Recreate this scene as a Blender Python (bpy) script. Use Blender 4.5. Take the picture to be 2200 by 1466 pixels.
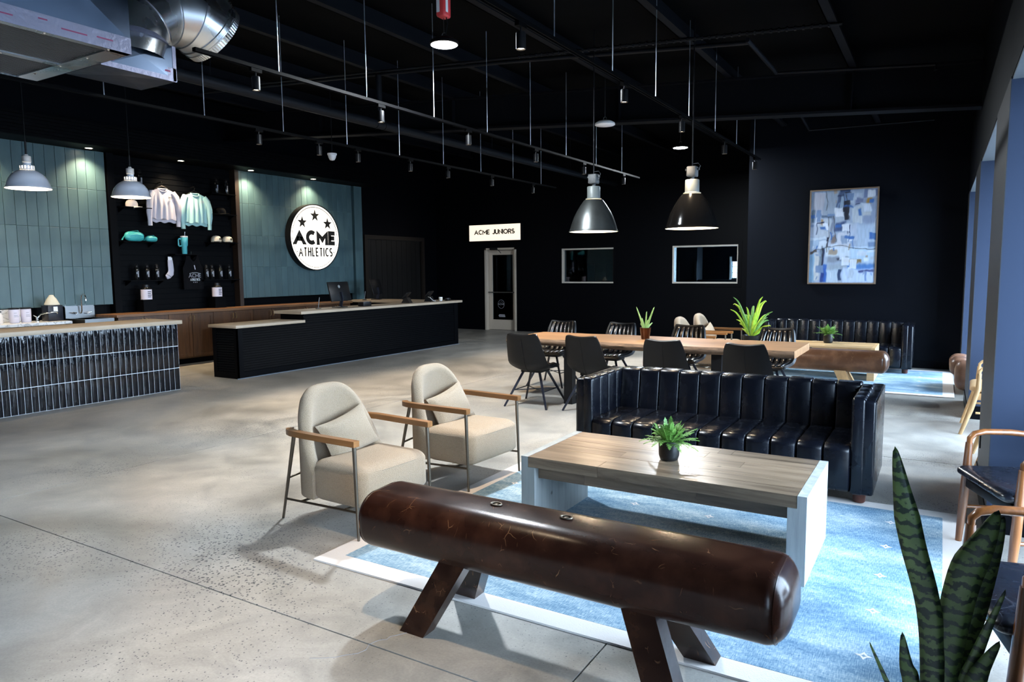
import bpy, bmesh, math, random
from math import sin, cos, pi, radians, sqrt
from mathutils import Vector, Matrix

for _o in list(bpy.data.objects):
    bpy.data.objects.remove(_o, do_unlink=True)
SC = bpy.context.scene
COL = SC.collection
rnd = random.Random(7)

# ------------------------------------------------------------------ camera
cam_data = bpy.data.cameras.new('camera')
cam_data.sensor_fit = 'HORIZONTAL'
cam_data.sensor_width = 36.0
cam_data.lens = 36.0 * 1527.56 / 2200.0
cam_data.clip_start = 0.05
cam_data.clip_end = 200
cam = bpy.data.objects.new('camera', cam_data)
COL.objects.link(cam)
_r = Vector((0.85658, 0.51594, -0.00891))
_d = Vector((0.04391, -0.09007, -0.99497))
_f = Vector((-0.51414, 0.85188, -0.0998))
cam.matrix_world = Matrix(((_r.x, -_d.x, -_f.x, 0.0), (_r.y, -_d.y, -_f.y, 0.0),
                           (_r.z, -_d.z, -_f.z, 1.62), (0, 0, 0, 1)))
SC.camera = cam

# ------------------------------------------------------------------ world, exposure
WORLD_COL = (0.64, 0.81, 1.0)
WORLD_STR = 36.0
w = bpy.data.worlds.new('overcast_sky')
SC.world = w
w.use_nodes = True
_bg = w.node_tree.nodes['Background']
_bg.inputs[0].default_value = (*WORLD_COL, 1)
_bg.inputs[1].default_value = WORLD_STR
SC.view_settings.view_transform = 'Standard'
SC.view_settings.look = 'None'
SC.view_settings.gamma = 1.0
SC.view_settings.use_curve_mapping = False
SC.view_settings.exposure = 0.0

HIGHBAY_W = 310.0
SPOT_W = 140.0
DOWN_W = 250.0
WARM = (1.0, 0.77, 0.52)
WARM2 = (1.0, 0.78, 0.5)
COOL = (0.86, 0.94, 1.0)


def add_light(name, kind, loc, energy, color, parent=None, size=0.1, angle=60, blend=0.6, rot=None, soft=0.03):
    ld = bpy.data.lights.new(name, kind)
    ld.energy = energy
    ld.color = color
    if kind == 'AREA':
        ld.shape = 'DISK'
        ld.size = size
    elif kind == 'SPOT':
        ld.spot_size = radians(angle)
        ld.spot_blend = blend
        ld.shadow_soft_size = soft
    else:
        ld.shadow_soft_size = soft
    o = bpy.data.objects.new(name, ld)
    COL.objects.link(o)
    o.location = loc
    if rot:
        o.rotation_euler = rot
    if parent:
        o.parent = parent
    return o


# light portals in the window openings of the right wall (sampling guides for the sky only)
PIERS = [(-6.2, -4.95), (-2.43, -1.2), (1.32, 2.55), (5.10, 6.33), (8.87, 10.02), (12.42, 13.0)]
XW = 0.295           # room face of the right wall
XG = 1.08            # glass plane of its windows
for i in range(len(PIERS) - 1):
    y0, y1 = PIERS[i][1], PIERS[i + 1][0]
    ld = bpy.data.lights.new('window_portal', 'AREA')
    ld.shape = 'RECTANGLE'
    ld.size = 2.7
    ld.size_y = y1 - y0
    ld.energy = 1
    ld.cycles.is_portal = True
    o = bpy.data.objects.new('window_portal', ld)
    COL.objects.link(o)
    o.location = (XG + 0.12, (y0 + y1) / 2, 1.35)
    o.rotation_euler = (0, radians(90), 0)


# ------------------------------------------------------------------ materials
def new_mat(name):
    m = bpy.data.materials.new(name)
    m.use_nodes = True
    nt = m.node_tree
    for n in list(nt.nodes):
        nt.nodes.remove(n)
    out = nt.nodes.new('ShaderNodeOutputMaterial')
    b = nt.nodes.new('ShaderNodeBsdfPrincipled')
    nt.links.new(b.outputs[0], out.inputs[0])
    return m, nt, b


def N(nt, kind, **kw):
    n = nt.nodes.new(kind)
    for k, v in kw.items():
        if k.startswith('in_'):
            key = k[3:]
            key = int(key) if key.isdigit() else key.replace('_', ' ')
            n.inputs[key].default_value = v
        else:
            setattr(n, k, v)
    return n


def L(nt, a, b):
    nt.links.new(a, b)


def coords(nt, scale=(1, 1, 1), rand=False, out='Object'):
    tc = N(nt, 'ShaderNodeTexCoord')
    mp = N(nt, 'ShaderNodeMapping')
    mp.inputs['Scale'].default_value = scale
    L(nt, tc.outputs[out], mp.inputs[0])
    if rand:
        oi = N(nt, 'ShaderNodeObjectInfo')
        mu = N(nt, 'ShaderNodeMath', operation='MULTIPLY', in_1=37.0)
        L(nt, oi.outputs['Random'], mu.inputs[0])
        L(nt, mu.outputs[0], mp.inputs['Location'])
    return mp.outputs[0]


def ramp(nt, fac, stops):
    r = N(nt, 'ShaderNodeValToRGB')
    e = r.color_ramp.elements
    while len(e) < len(stops):
        e.new(0.5)
    for el, (p, c) in zip(e, stops):
        el.position = p
        el.color = (*c, 1) if len(c) == 3 else c
    L(nt, fac, r.inputs[0])
    return r.outputs[0]


def bump(nt, b, height, strength=0.3, dist=0.01):
    bp = N(nt, 'ShaderNodeBump')
    bp.inputs['Strength'].default_value = strength
    bp.inputs['Distance'].default_value = dist
    L(nt, height, bp.inputs['Height'])
    L(nt, bp.outputs[0], b.inputs['Normal'])


def plain(name, col, rough=0.5, metal=0.0, spec=0.5, noise=None, coat=0.0, var=0.0):
    m, nt, b = new_mat(name)
    b.inputs['Base Color'].default_value = (*col, 1)
    b.inputs['Roughness'].default_value = rough
    b.inputs['Metallic'].default_value = metal
    b.inputs['Specular IOR Level'].default_value = spec
    b.inputs['Coat Weight'].default_value = coat
    nz = None
    if noise:
        sc, st, ds = noise
        nz = N(nt, 'ShaderNodeTexNoise', in_Scale=sc, in_Detail=4.0)
        L(nt, coords(nt), nz.inputs['Vector'])
        bump(nt, b, nz.outputs[0], st, ds)
    if var:
        n2 = N(nt, 'ShaderNodeTexNoise', in_Scale=3.0, in_Detail=5.0)
        L(nt, coords(nt, rand=True), n2.inputs['Vector'])
        lo = tuple(c * (1 - var) for c in col)
        hi = tuple(min(1, c * (1 + var)) for c in col)
        L(nt, ramp(nt, n2.outputs[0], [(0.3, lo), (0.7, hi)]), b.inputs['Base Color'])
    return m


def emis(name, col, strength):
    m, nt, b = new_mat(name)
    b.inputs['Base Color'].default_value = (0.8, 0.8, 0.8, 1)
    b.inputs['Emission Color'].default_value = (*col, 1)
    b.inputs['Emission Strength'].default_value = strength
    return m


def wood(name, dark, light, axis='X', scale=1.0, rough=0.5, knots=False, bumpy=0.15, coat=0.0):
    m, nt, b = new_mat(name)
    s = {'X': (1.2, 16, 16), 'Y': (16, 1.2, 16), 'Z': (16, 16, 1.2)}[axis]
    v = coords(nt, tuple(k * scale for k in s), rand=True)
    n1 = N(nt, 'ShaderNodeTexNoise', in_Scale=1.0, in_Detail=6.0, in_Roughness=0.65, in_Distortion=0.6)
    L(nt, v, n1.inputs['Vector'])
    c = ramp(nt, n1.outputs[0], [(0.28, dark), (0.72, light)])
    oi = N(nt, 'ShaderNodeObjectInfo')
    hs = N(nt, 'ShaderNodeHueSaturation')
    mr = N(nt, 'ShaderNodeMapRange')
    mr.inputs['To Min'].default_value = 0.72
    mr.inputs['To Max'].default_value = 1.25
    L(nt, oi.outputs['Random'], mr.inputs[0])
    L(nt, mr.outputs[0], hs.inputs['Value'])
    L(nt, c, hs.inputs['Color'])
    last = hs.outputs[0]
    if knots:
        vo = N(nt, 'ShaderNodeTexVoronoi', in_Scale=5.0)
        L(nt, coords(nt, (1, 1, 1), rand=True), vo.inputs['Vector'])
        kr = ramp(nt, vo.outputs['Distance'], [(0.03, (0.15, 0.12, 0.1)), (0.09, (1, 1, 1))])
        mx = N(nt, 'ShaderNodeMix', data_type='RGBA', blend_type='MULTIPLY')
        mx.inputs[0].default_value = 0.8
        L(nt, last, mx.inputs[6])
        L(nt, kr, mx.inputs[7])
        last = mx.outputs[2]
    L(nt, last, b.inputs['Base Color'])
    b.inputs['Roughness'].default_value = rough
    b.inputs['Coat Weight'].default_value = coat
    bump(nt, b, n1.outputs[0], bumpy, 0.004)
    return m


MT = {}
MT['wall'] = plain('black_wall_paint', (0.0013, 0.0018, 0.0032), 0.5, spec=0.07, noise=(60, 0.05, 0.002))
MT['navy'] = plain('navy_wall_paint', (0.021, 0.032, 0.060), 0.6, spec=0.2, noise=(60, 0.05, 0.002))
MT['wallb'] = plain('daylit_black_wall_paint', (0.0022, 0.0031, 0.0054), 0.5, spec=0.07)  # black wall paint made lighter, window light put into the colour
MT['pierface'] = plain('grey_pier_paint', (0.030, 0.031, 0.034), 0.5, spec=0.2)
MT['ceil'] = plain('black_ceiling_deck', (0.0013, 0.0014, 0.0017), 0.85, spec=0.04)
MT['steel'] = plain('painted_black_steel', (0.0045, 0.0052, 0.0072), 0.6, spec=0.07)
MT['pipe'] = plain('painted_pipe', (0.0062, 0.0072, 0.0098), 0.5, spec=0.12)
MT['blackmetal'] = plain('black_powder_coat', (0.004, 0.004, 0.005), 0.45, spec=0.25)
MT['bluemetal'] = plain('dark_blue_black_metal', (0.008, 0.010, 0.018), 0.4, spec=0.35)
MT['track'] = plain('matte_black_track', (0.0010, 0.0010, 0.0012), 0.6, spec=0.04)
MT['rod'] = plain('galvanised_rod', (0.62, 0.68, 0.75), 0.35, 0.9)
MT['chrome'] = plain('chrome', (0.85, 0.86, 0.88), 0.12, 1.0)
MT['stainless'] = plain('brushed_stainless', (0.20, 0.205, 0.21), 0.34, 1.0)
MT['bronze'] = plain('bronze_metal', (0.13, 0.105, 0.08), 0.38, 0.85)
MT['brass'] = plain('brass', (0.75, 0.55, 0.25), 0.3, 1.0)
MT['white'] = plain('white_paint', (0.75, 0.76, 0.78), 0.35)
MT['whiteplastic'] = plain('white_plastic', (0.8, 0.8, 0.82), 0.35)
MT['enamel'] = plain('grey_white_enamel', (0.60, 0.62, 0.69), 0.12, coat=0.5)
MT['enamel_in'] = plain('white_enamel_inside', (0.85, 0.84, 0.8), 0.4)
MT['porcelain'] = plain('porcelain', (0.62, 0.58, 0.55), 0.35, var=0.25)
MT['pend_dark'] = plain('black_enamel', (0.003, 0.003, 0.0032), 0.13, spec=0.22)
MT['pend_steel'] = plain('worn_galvanised_shade', (0.075, 0.08, 0.078), 0.36, 0.8, noise=(40, 0.1, 0.002), var=0.35)
MT['pend_neck'] = plain('pale_neck_enamel', (0.13, 0.145, 0.14), 0.45, var=0.1)
MT['castalu'] = plain('cast_aluminium', (0.085, 0.088, 0.09), 0.6, 0.3, noise=(90, 0.5, 0.004))
MT['doorframe'] = plain('cream_door_aluminium', (0.52, 0.45, 0.37), 0.5)
MT['winframe'] = plain('cream_window_frame', (0.5, 0.48, 0.44), 0.45)
MT['fabricblack'] = plain('black_cotton', (0.004, 0.004, 0.005), 0.9, spec=0.1)
MT['plasticblack'] = plain('black_plastic', (0.006, 0.006, 0.007), 0.4, spec=0.3)
MT['rubber'] = plain('white_cord', (0.7, 0.7, 0.72), 0.5)
MT['shirtwhite'] = plain('lilac_white_cotton', (0.56, 0.53, 0.60), 0.9)
MT['shirtmint'] = plain('mint_cotton', (0.36, 0.60, 0.60), 0.9)
MT['teal_bag'] = plain('teal_nylon', (0.05, 0.42, 0.42), 0.5, noise=(30, 0.3, 0.01))
MT['tealmug'] = plain('teal_coated_steel', (0.10, 0.50, 0.54), 0.4)
MT['capcream'] = plain('cream_cap_cotton', (0.66, 0.58, 0.46), 0.9)
MT['capwhite'] = plain('white_cap_cotton', (0.75, 0.66, 0.64), 0.9)
MT['glossblack'] = plain('gloss_black_bottle', (0.005, 0.0055, 0.006), 0.12, spec=0.4)
MT['labelwhite'] = plain('white_label', (0.62, 0.58, 0.66), 0.6)
MT['ink'] = plain('black_ink', (0.012, 0.010, 0.008), 0.8)
MT['inkgrey'] = plain('grey_ink', (0.25, 0.25, 0.28), 0.8)
MT['inkwhite'] = plain('pale_ink', (0.55, 0.58, 0.6), 0.8)
MT['red'] = plain('red_driver_box', (0.62, 0.045, 0.05), 0.4)
MT['potblack'] = plain('matte_black_ceramic', (0.008, 0.0085, 0.0095), 0.42, spec=0.4)
MT['copper'] = plain('hammered_copper_pot', (0.055, 0.026, 0.016), 0.22, 1.0, noise=(40, 0.4, 0.004))
MT['soil'] = plain('potting_soil', (0.05, 0.035, 0.025), 0.95, noise=(80, 1.0, 0.01))
MT['sack'] = plain('pale_sack_cloth', (0.55, 0.53, 0.44), 0.9, noise=(30, 0.4, 0.01))
MT['quartz'] = plain('concrete_worktop', (0.34, 0.275, 0.205), 0.55, noise=(80, 0.1, 0.002), var=0.12)
MT['grout'] = plain('pale_grout', (0.60, 0.62, 0.66), 0.8)
MT['tealgrout'] = plain('teal_grout', (0.10, 0.16, 0.16), 0.8)
MT['footwood'] = plain('mahogany_foot', (0.07, 0.02, 0.012), 0.35)
MT['blackpaint'] = plain('satin_black_joinery', (0.0012, 0.0014, 0.0021), 0.5, spec=0.06)
MT['piping'] = plain('black_piping', (0.002, 0.0022, 0.003), 0.4, spec=0.3)
MT['lens'] = emis('warm_lamp_lens', (1.0, 0.80, 0.55), 9.0)
MT['downlens'] = emis('warm_downlight_lens', (1.0, 0.85, 0.62), 14.0)
MT['ledlens'] = emis('cool_led_lens', (0.95, 0.98, 1.0), 30.0)
MT['bulb'] = emis('warm_bulb', (1.0, 0.80, 0.50), 12.0)
MT['signface'] = emis('lit_sign_face', (1.0, 0.905, 0.77), 1.0)
MT['signface2'] = emis('lit_juniors_face', (1.0, 0.85, 0.66), 1.05)
MT['screenblue'] = plain('dim_blue_wall', (0.05, 0.12, 0.15), 0.7)
MT['oldwood'] = wood('weathered_top_wood', (0.085, 0.052, 0.030), (0.34, 0.25, 0.17), 'X', 1.4, 0.30, True, 0.25, coat=0.25)
MT['apronwood'] = wood('dark_reclaimed_apron', (0.075, 0.05, 0.033), (0.23, 0.155, 0.10), 'X', 1.4, 0.5, True, 0.25)
MT['greywood'] = wood('grey_washed_panel', (0.24, 0.26, 0.26), (0.42, 0.44, 0.43), 'Z', 1.0, 0.55, True, 0.2)
MT['armwood'] = wood('honey_oak_arm', (0.17, 0.068, 0.020), (0.33, 0.145, 0.046), 'X', 1.5, 0.32)
MT['teak'] = wood('teak_frame', (0.10, 0.033, 0.010), (0.24, 0.088, 0.025), 'Z', 1.5, 0.28, coat=0.3)
MT['lightwood'] = wood('light_oak_frame', (0.30, 0.175, 0.075), (0.48, 0.31, 0.15), 'Z', 1.5, 0.4)
MT['slab'] = wood('live_edge_slab_wood', (0.24, 0.10, 0.045), (0.60, 0.37, 0.20), 'X', 1.1, 0.3, False, 0.08, coat=0.2)
MT['bark'] = wood('live_edge_bark', (0.045, 0.026, 0.016), (0.30, 0.18, 0.105), 'X', 2.5, 0.8, False, 0.9)
MT['oak'] = wood('pale_oak_table', (0.40, 0.24, 0.11), (0.62, 0.42, 0.21), 'X', 1.2, 0.4)
MT['cabinet'] = wood('brown_cabinet_wood', (0.036, 0.014, 0.005), (0.095, 0.040, 0.014), 'Z', 1.2, 0.42)
MT['cabtop'] = wood('brown_cabinet_top', (0.075, 0.032, 0.012), (0.16, 0.075, 0.029), 'Y', 1.2, 0.42)
MT['darkdoor'] = wood('near_black_door_wood', (0.002, 0.0016, 0.0014), (0.005, 0.0035, 0.003), 'Z', 1.2, 0.5)
MT['brownframe'] = wood('brown_door_trim', (0.006, 0.0034, 0.002), (0.014, 0.008, 0.0045), 'Y', 1.0, 0.5)


def leather(name, col, rough=0.3, scratch=None, coat=0.25, wear=None, bmp=0.09, spec=0.4):
    m, nt, b = new_mat(name)
    v = coords(nt, rand=True)
    n1 = N(nt, 'ShaderNodeTexNoise', in_Scale=9.0, in_Detail=6.0)
    L(nt, v, n1.inputs['Vector'])
    hi = wear if wear else tuple(c * 1.6 for c in col)
    c = ramp(nt, n1.outputs[0], [(0.42, col), (0.78, hi)])
    last = c
    if scratch:
        for ang, sc, th in ((0.5, 5.0, 0.008), (-0.9, 11.0, 0.014), (1.6, 19.0, 0.022)):
            mp = N(nt, 'ShaderNodeMapping')
            mp.inputs['Rotation'].default_value = (0.4, ang, 0.3 * ang)
            mp.inputs['Scale'].default_value = (sc, sc, sc * 0.55)
            L(nt, v, mp.inputs[0])
            ds = N(nt, 'ShaderNodeTexNoise', in_Scale=0.8, in_Detail=2.0)
            L(nt, mp.outputs[0], ds.inputs['Vector'])
            ad = N(nt, 'ShaderNodeMix', data_type='RGBA', blend_type='ADD')
            ad.inputs[0].default_value = 0.8
            L(nt, mp.outputs[0], ad.inputs[6])
            L(nt, ds.outputs['Color'], ad.inputs[7])
            vo = N(nt, 'ShaderNodeTexVoronoi', feature='DISTANCE_TO_EDGE', in_Scale=1.0)
            L(nt, ad.outputs[2], vo.inputs['Vector'])
            r = ramp(nt, vo.outputs['Distance'], [(th * 0.4, (0.8, 0.8, 0.8)), (th, (0, 0, 0))])
            mk = N(nt, 'ShaderNodeTexNoise', in_Scale=sc * 0.75, in_Detail=3.0)
            L(nt, v, mk.inputs['Vector'])
            mr = ramp(nt, mk.outputs[0], [(0.61, (0, 0, 0)), (0.70, (0.9, 0.9, 0.9))])
            mu = N(nt, 'ShaderNodeMath', operation='MULTIPLY')
            L(nt, r, mu.inputs[0])
            L(nt, mr, mu.inputs[1])
            mx = N(nt, 'ShaderNodeMix', data_type='RGBA')
            L(nt, mu.outputs[0], mx.inputs[0])
            L(nt, last, mx.inputs[6])
            mx.inputs[7].default_value = (*scratch, 1)
            last = mx.outputs[2]
    L(nt, last, b.inputs['Base Color'])
    rr = ramp(nt, n1.outputs[0], [(0.3, (rough * 0.9,) * 3), (0.8, (rough * 1.12,) * 3)])
    b.inputs['Specular IOR Level'].default_value = spec
    L(nt, rr, b.inputs['Roughness'])
    b.inputs['Coat Weight'].default_value = coat
    b.inputs['Coat Roughness'].default_value = 0.2
    vn = N(nt, 'ShaderNodeTexNoise', in_Scale=26.0, in_Detail=5.0)
    L(nt, v, vn.inputs['Vector'])
    bump(nt, b, vn.outputs[0], bmp, 0.008)
    return m


MT['sofaleather'] = leather('black_sofa_leather', (0.0024, 0.0031, 0.0056), 0.27, coat=0.04, spec=0.34, bmp=0.015)
MT['chairleather'] = leather('black_chair_leather', (0.0016, 0.0019, 0.0028), 0.42, coat=0.0, spec=0.22)
MT['ribleather'] = leather('glossy_rib_leather', (0.0025, 0.0027, 0.0035), 0.24, coat=0.2, spec=0.5)
MT['seatleather'] = leather('worn_black_seat_leather', (0.005, 0.006, 0.010), 0.28, bmp=0.2, scratch=(0.12, 0.13, 0.16))
MT['benchleather'] = leather('dark_brown_worn_leather', (0.017, 0.0058, 0.0036), 0.25, scratch=(0.20, 0.095, 0.045),
                             coat=0.0, wear=(0.040, 0.0145, 0.008), spec=0.28, bmp=0.035)
MT['bench2leather'] = leather('tan_brown_worn_leather', (0.085, 0.036, 0.017), 0.32, scratch=(0.36, 0.22, 0.12),
                              coat=0.2, wear=(0.18, 0.085, 0.042))
MT['benchleg'] = leather('bench_leg_wood', (0.014, 0.0055, 0.0036), 0.25, scratch=(0.22, 0.11, 0.055), coat=0.15,
                         wear=(0.045, 0.018, 0.009))
MT['puffleather'] = leather('brown_puffy_leather', (0.13, 0.062, 0.036), 0.4, coat=0.1, wear=(0.24, 0.12, 0.07))
MT['tanseat'] = leather('tan_seat_leather', (0.40, 0.25, 0.12), 0.4, coat=0.1, wear=(0.5, 0.33, 0.17))


def boucle(name, col):
    m, nt, b = new_mat(name)
    v = coords(nt)
    n1 = N(nt, 'ShaderNodeTexNoise', in_Scale=230.0, in_Detail=3.0)
    vo = N(nt, 'ShaderNodeTexVoronoi', in_Scale=330.0)
    L(nt, v, n1.inputs['Vector'])
    L(nt, v, vo.inputs['Vector'])
    c = ramp(nt, vo.outputs['Distance'], [(0.0, tuple(min(1, k * 1.12) for k in col)), (0.75, tuple(k * 0.74 for k in col))])
    L(nt, c, b.inputs['Base Color'])
    b.inputs['Roughness'].default_value = 0.95
    b.inputs['Sheen Weight'].default_value = 0.25
    mu = N(nt, 'ShaderNodeMath', operation='SUBTRACT')
    L(nt, n1.outputs[0], mu.inputs[0])
    L(nt, vo.outputs['Distance'], mu.inputs[1])
    bump(nt, b, mu.outputs[0], 0.9, 0.006)
    return m


MT['boucle'] = boucle('cream_boucle', (0.49, 0.35, 0.215))
MT['boucle2'] = boucle('cream_pillow_boucle', (0.52, 0.38, 0.24))


def concrete():
    m, nt, b = new_mat('polished_concrete')
    v = coords(nt)
    n1 = N(nt, 'ShaderNodeTexNoise', in_Scale=0.55, in_Detail=7.0, in_Roughness=0.6, in_Distortion=0.8)
    n2 = N(nt, 'ShaderNodeTexNoise', in_Scale=3.0, in_Detail=8.0, in_Roughness=0.7, in_Distortion=1.0)
    n3 = N(nt, 'ShaderNodeTexNoise', in_Scale=90.0, in_Detail=3.0)
    for n in (n1, n2, n3):
        L(nt, v, n.inputs['Vector'])
    c1 = ramp(nt, n1.outputs[0], [(0.32, (0.20, 0.19, 0.168)), (0.5, (0.335, 0.318, 0.288)), (0.68, (0.42, 0.402, 0.372))])
    c2 = ramp(nt, n2.outputs[0], [(0.3, (0.68, 0.68, 0.69)), (0.7, (1.12, 1.11, 1.09))])
    mx = N(nt, 'ShaderNodeMix', data_type='RGBA', blend_type='MULTIPLY')
    mx.inputs[0].default_value = 1
    L(nt, c1, mx.inputs[6])
    L(nt, c2, mx.inputs[7])
    c3 = ramp(nt, n3.outputs[0], [(0.3, (0.9, 0.9, 0.9)), (0.7, (1.07, 1.07, 1.07))])
    mx2 = N(nt, 'ShaderNodeMix', data_type='RGBA', blend_type='MULTIPLY')
    mx2.inputs[0].default_value = 1
    L(nt, mx.outputs[2], mx2.inputs[6])
    L(nt, c3, mx2.inputs[7])
    # aggregate specks, thicker in some areas
    last = mx2.outputs[2]
    den = N(nt, 'ShaderNodeTexNoise', in_Scale=0.7, in_Detail=4.0)
    L(nt, v, den.inputs['Vector'])
    for sc, lo, hi in ((60.0, 0.12, 0.36), (30.0, 0.05, 0.23)):
        vo = N(nt, 'ShaderNodeTexVoronoi', in_Scale=sc)
        L(nt, v, vo.inputs['Vector'])
        mr = N(nt, 'ShaderNodeMapRange')
        mr.inputs['From Min'].default_value = 0.38
        mr.inputs['From Max'].default_value = 0.66
        mr.inputs['To Min'].default_value = lo * 0.35
        mr.inputs['To Max'].default_value = hi
        L(nt, den.outputs[0], mr.inputs[0])
        lt = N(nt, 'ShaderNodeMath', operation='LESS_THAN')
        L(nt, vo.outputs['Distance'], lt.inputs[0])
        L(nt, mr.outputs[0], lt.inputs[1])
        sep = N(nt, 'ShaderNodeSeparateColor')
        L(nt, vo.outputs['Color'], sep.inputs[0])
        gt = N(nt, 'ShaderNodeMath', operation='GREATER_THAN', in_1=0.45)
        L(nt, sep.outputs[0], gt.inputs[0])
        mu = N(nt, 'ShaderNodeMath', operation='MULTIPLY')
        L(nt, lt.outputs[0], mu.inputs[0])
        L(nt, gt.outputs[0], mu.inputs[1])
        mu2 = N(nt, 'ShaderNodeMath', operation='MULTIPLY', in_1=0.85)
        L(nt, mu.outputs[0], mu2.inputs[0])
        m3 = N(nt, 'ShaderNodeMix', data_type='RGBA')
        L(nt, mu2.outputs[0], m3.inputs[0])
        L(nt, last, m3.inputs[6])
        m3.inputs[7].default_value = (0.045, 0.05, 0.06, 1)
        last = m3.outputs[2]
    L(nt, last, b.inputs['Base Color'])
    r = ramp(nt, n2.outputs[0], [(0.3, (0.30,) * 3), (0.7, (0.46,) * 3)])
    L(nt, r, b.inputs['Roughness'])
    bump(nt, b, n3.outputs[0], 0.05, 0.002)
    return m


MT['concrete'] = concrete()
MT['joint'] = plain('joint_filler', (0.10, 0.12, 0.15), 0.7)
MT['crack'] = plain('pale_crack_filler', (0.24, 0.25, 0.27), 0.8)


def rug_field():
    m, nt, b = new_mat('blue_rug_field')
    v = coords(nt)
    n1 = N(nt, 'ShaderNodeTexNoise', in_Scale=1.6, in_Detail=6.0, in_Roughness=0.65)
    L(nt, coords(nt, (1.0, 2.2, 1)), n1.inputs['Vector'])
    n2 = N(nt, 'ShaderNodeTexNoise', in_Scale=1.0, in_Detail=4.0)
    L(nt, coords(nt, (28, 260, 1)), n2.inputs['Vector'])
    n4 = N(nt, 'ShaderNodeTexNoise', in_Scale=1.0, in_Detail=4.0)
    L(nt, coords(nt, (240, 26, 1)), n4.inputs['Vector'])
    ad = N(nt, 'ShaderNodeMath', operation='ADD')
    L(nt, n2.outputs[0], ad.inputs[0])
    L(nt, n4.outputs[0], ad.inputs[1])
    hf = N(nt, 'ShaderNodeMath', operation='MULTIPLY', in_1=0.5)
    L(nt, ad.outputs[0], hf.inputs[0])
    mixf = N(nt, 'ShaderNodeMath', operation='MULTIPLY_ADD', in_1=0.55)
    L(nt, hf.outputs[0], mixf.inputs[0])
    h2 = N(nt, 'ShaderNodeMath', operation='MULTIPLY', in_1=0.45)
    L(nt, n1.outputs[0], h2.inputs[0])
    L(nt, h2.outputs[0], mixf.inputs[2])
    c = ramp(nt, mixf.outputs[0], [(0.36, (0.040, 0.105, 0.19)), (0.44, (0.09, 0.185, 0.28)), (0.52, (0.22, 0.33, 0.415)), (0.61, (0.48, 0.55, 0.585))])
    L(nt, c, b.inputs['Base Color'])
    b.inputs['Roughness'].default_value = 0.95
    bump(nt, b, hf.outputs[0], 0.4, 0.003)
    return m


MT['rugfield'] = rug_field()
MT['rugborder'] = plain('cream_rug_border', (0.62, 0.58, 0.55), 0.95, noise=(160, 0.5, 0.003))
MT['rugmotif'] = plain('pale_rug_motif', (0.66, 0.62, 0.60), 0.95, noise=(160, 0.5, 0.003))


def tile_black():
    m, nt, b = new_mat('glossy_black_zellige')
    v = coords(nt, (14, 14, 3.2), rand=True)
    n1 = N(nt, 'ShaderNodeTexNoise', in_Scale=1.0, in_Detail=3.0, in_Distortion=0.8)
    L(nt, v, n1.inputs['Vector'])
    b.inputs['Base Color'].default_value = (0.003, 0.0035, 0.005, 1)
    b.inputs['Roughness'].default_value = 0.06
    b.inputs['Specular IOR Level'].default_value = 0.28
    bump(nt, b, n1.outputs[0], 0.4, 0.012)
    return m


MT['blacktile'] = tile_black()


def tile_teal():
    m, nt, b = new_mat('teal_glazed_tile')
    v = coords(nt, (3, 3, 1.2), rand=True)
    n1 = N(nt, 'ShaderNodeTexNoise', in_Scale=1.5, in_Detail=5.0)
    L(nt, v, n1.inputs['Vector'])
    c = ramp(nt, n1.outputs[0], [(0.3, (0.040, 0.082, 0.096)), (0.7, (0.064, 0.118, 0.130))])
    oi = N(nt, 'ShaderNodeObjectInfo')
    mr = N(nt, 'ShaderNodeMapRange')
    mr.inputs['To Min'].default_value = 0.9
    mr.inputs['To Max'].default_value = 1.1
    L(nt, oi.outputs['Random'], mr.inputs[0])
    hs = N(nt, 'ShaderNodeHueSaturation')
    L(nt, mr.outputs[0], hs.inputs['Value'])
    L(nt, c, hs.inputs['Color'])
    L(nt, hs.outputs[0], b.inputs['Base Color'])
    b.inputs['Roughness'].default_value = 0.45
    bump(nt, b, n1.outputs[0], 0.1, 0.01)
    return m


MT['tealtile'] = tile_teal()


def marble():
    m, nt, b = new_mat('white_veined_marble')
    n1 = N(nt, 'ShaderNodeTexNoise', in_Scale=4.0, in_Detail=8.0, in_Distortion=2.0)
    L(nt, coords(nt), n1.inputs['Vector'])
    c = ramp(nt, n1.outputs[0], [(0.44, (0.75, 0.77, 0.79)), (0.5, (0.36, 0.38, 0.4)), (0.54, (0.78, 0.8, 0.82))])
    L(nt, c, b.inputs['Base Color'])
    b.inputs['Roughness'].default_value = 0.2
    return m


MT['marble'] = marble()


def ductmetal(name, rough, col):
    m, nt, b = new_mat(name)
    n1 = N(nt, 'ShaderNodeTexNoise', in_Scale=2.5, in_Detail=5.0)
    L(nt, coords(nt), n1.inputs['Vector'])
    b.inputs['Base Color'].default_value = (*col, 1)
    b.inputs['Metallic'].default_value = 1.0
    r = ramp(nt, n1.outputs[0], [(0.3, (rough * 0.7,) * 3), (0.7, (rough * 1.3,) * 3)])
    L(nt, r, b.inputs['Roughness'])
    bump(nt, b, n1.outputs[0], 0.08, 0.02)
    return m


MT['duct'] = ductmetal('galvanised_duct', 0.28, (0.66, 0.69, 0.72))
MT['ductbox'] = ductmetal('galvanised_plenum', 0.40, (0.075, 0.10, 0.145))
MT['foil'] = plain('foil_tape', (0.23, 0.235, 0.32), 0.5, 0.5, noise=(25, 0.7, 0.01))
MT['redprint'] = plain('red_print', (0.22, 0.04, 0.10), 0.7)


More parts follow.
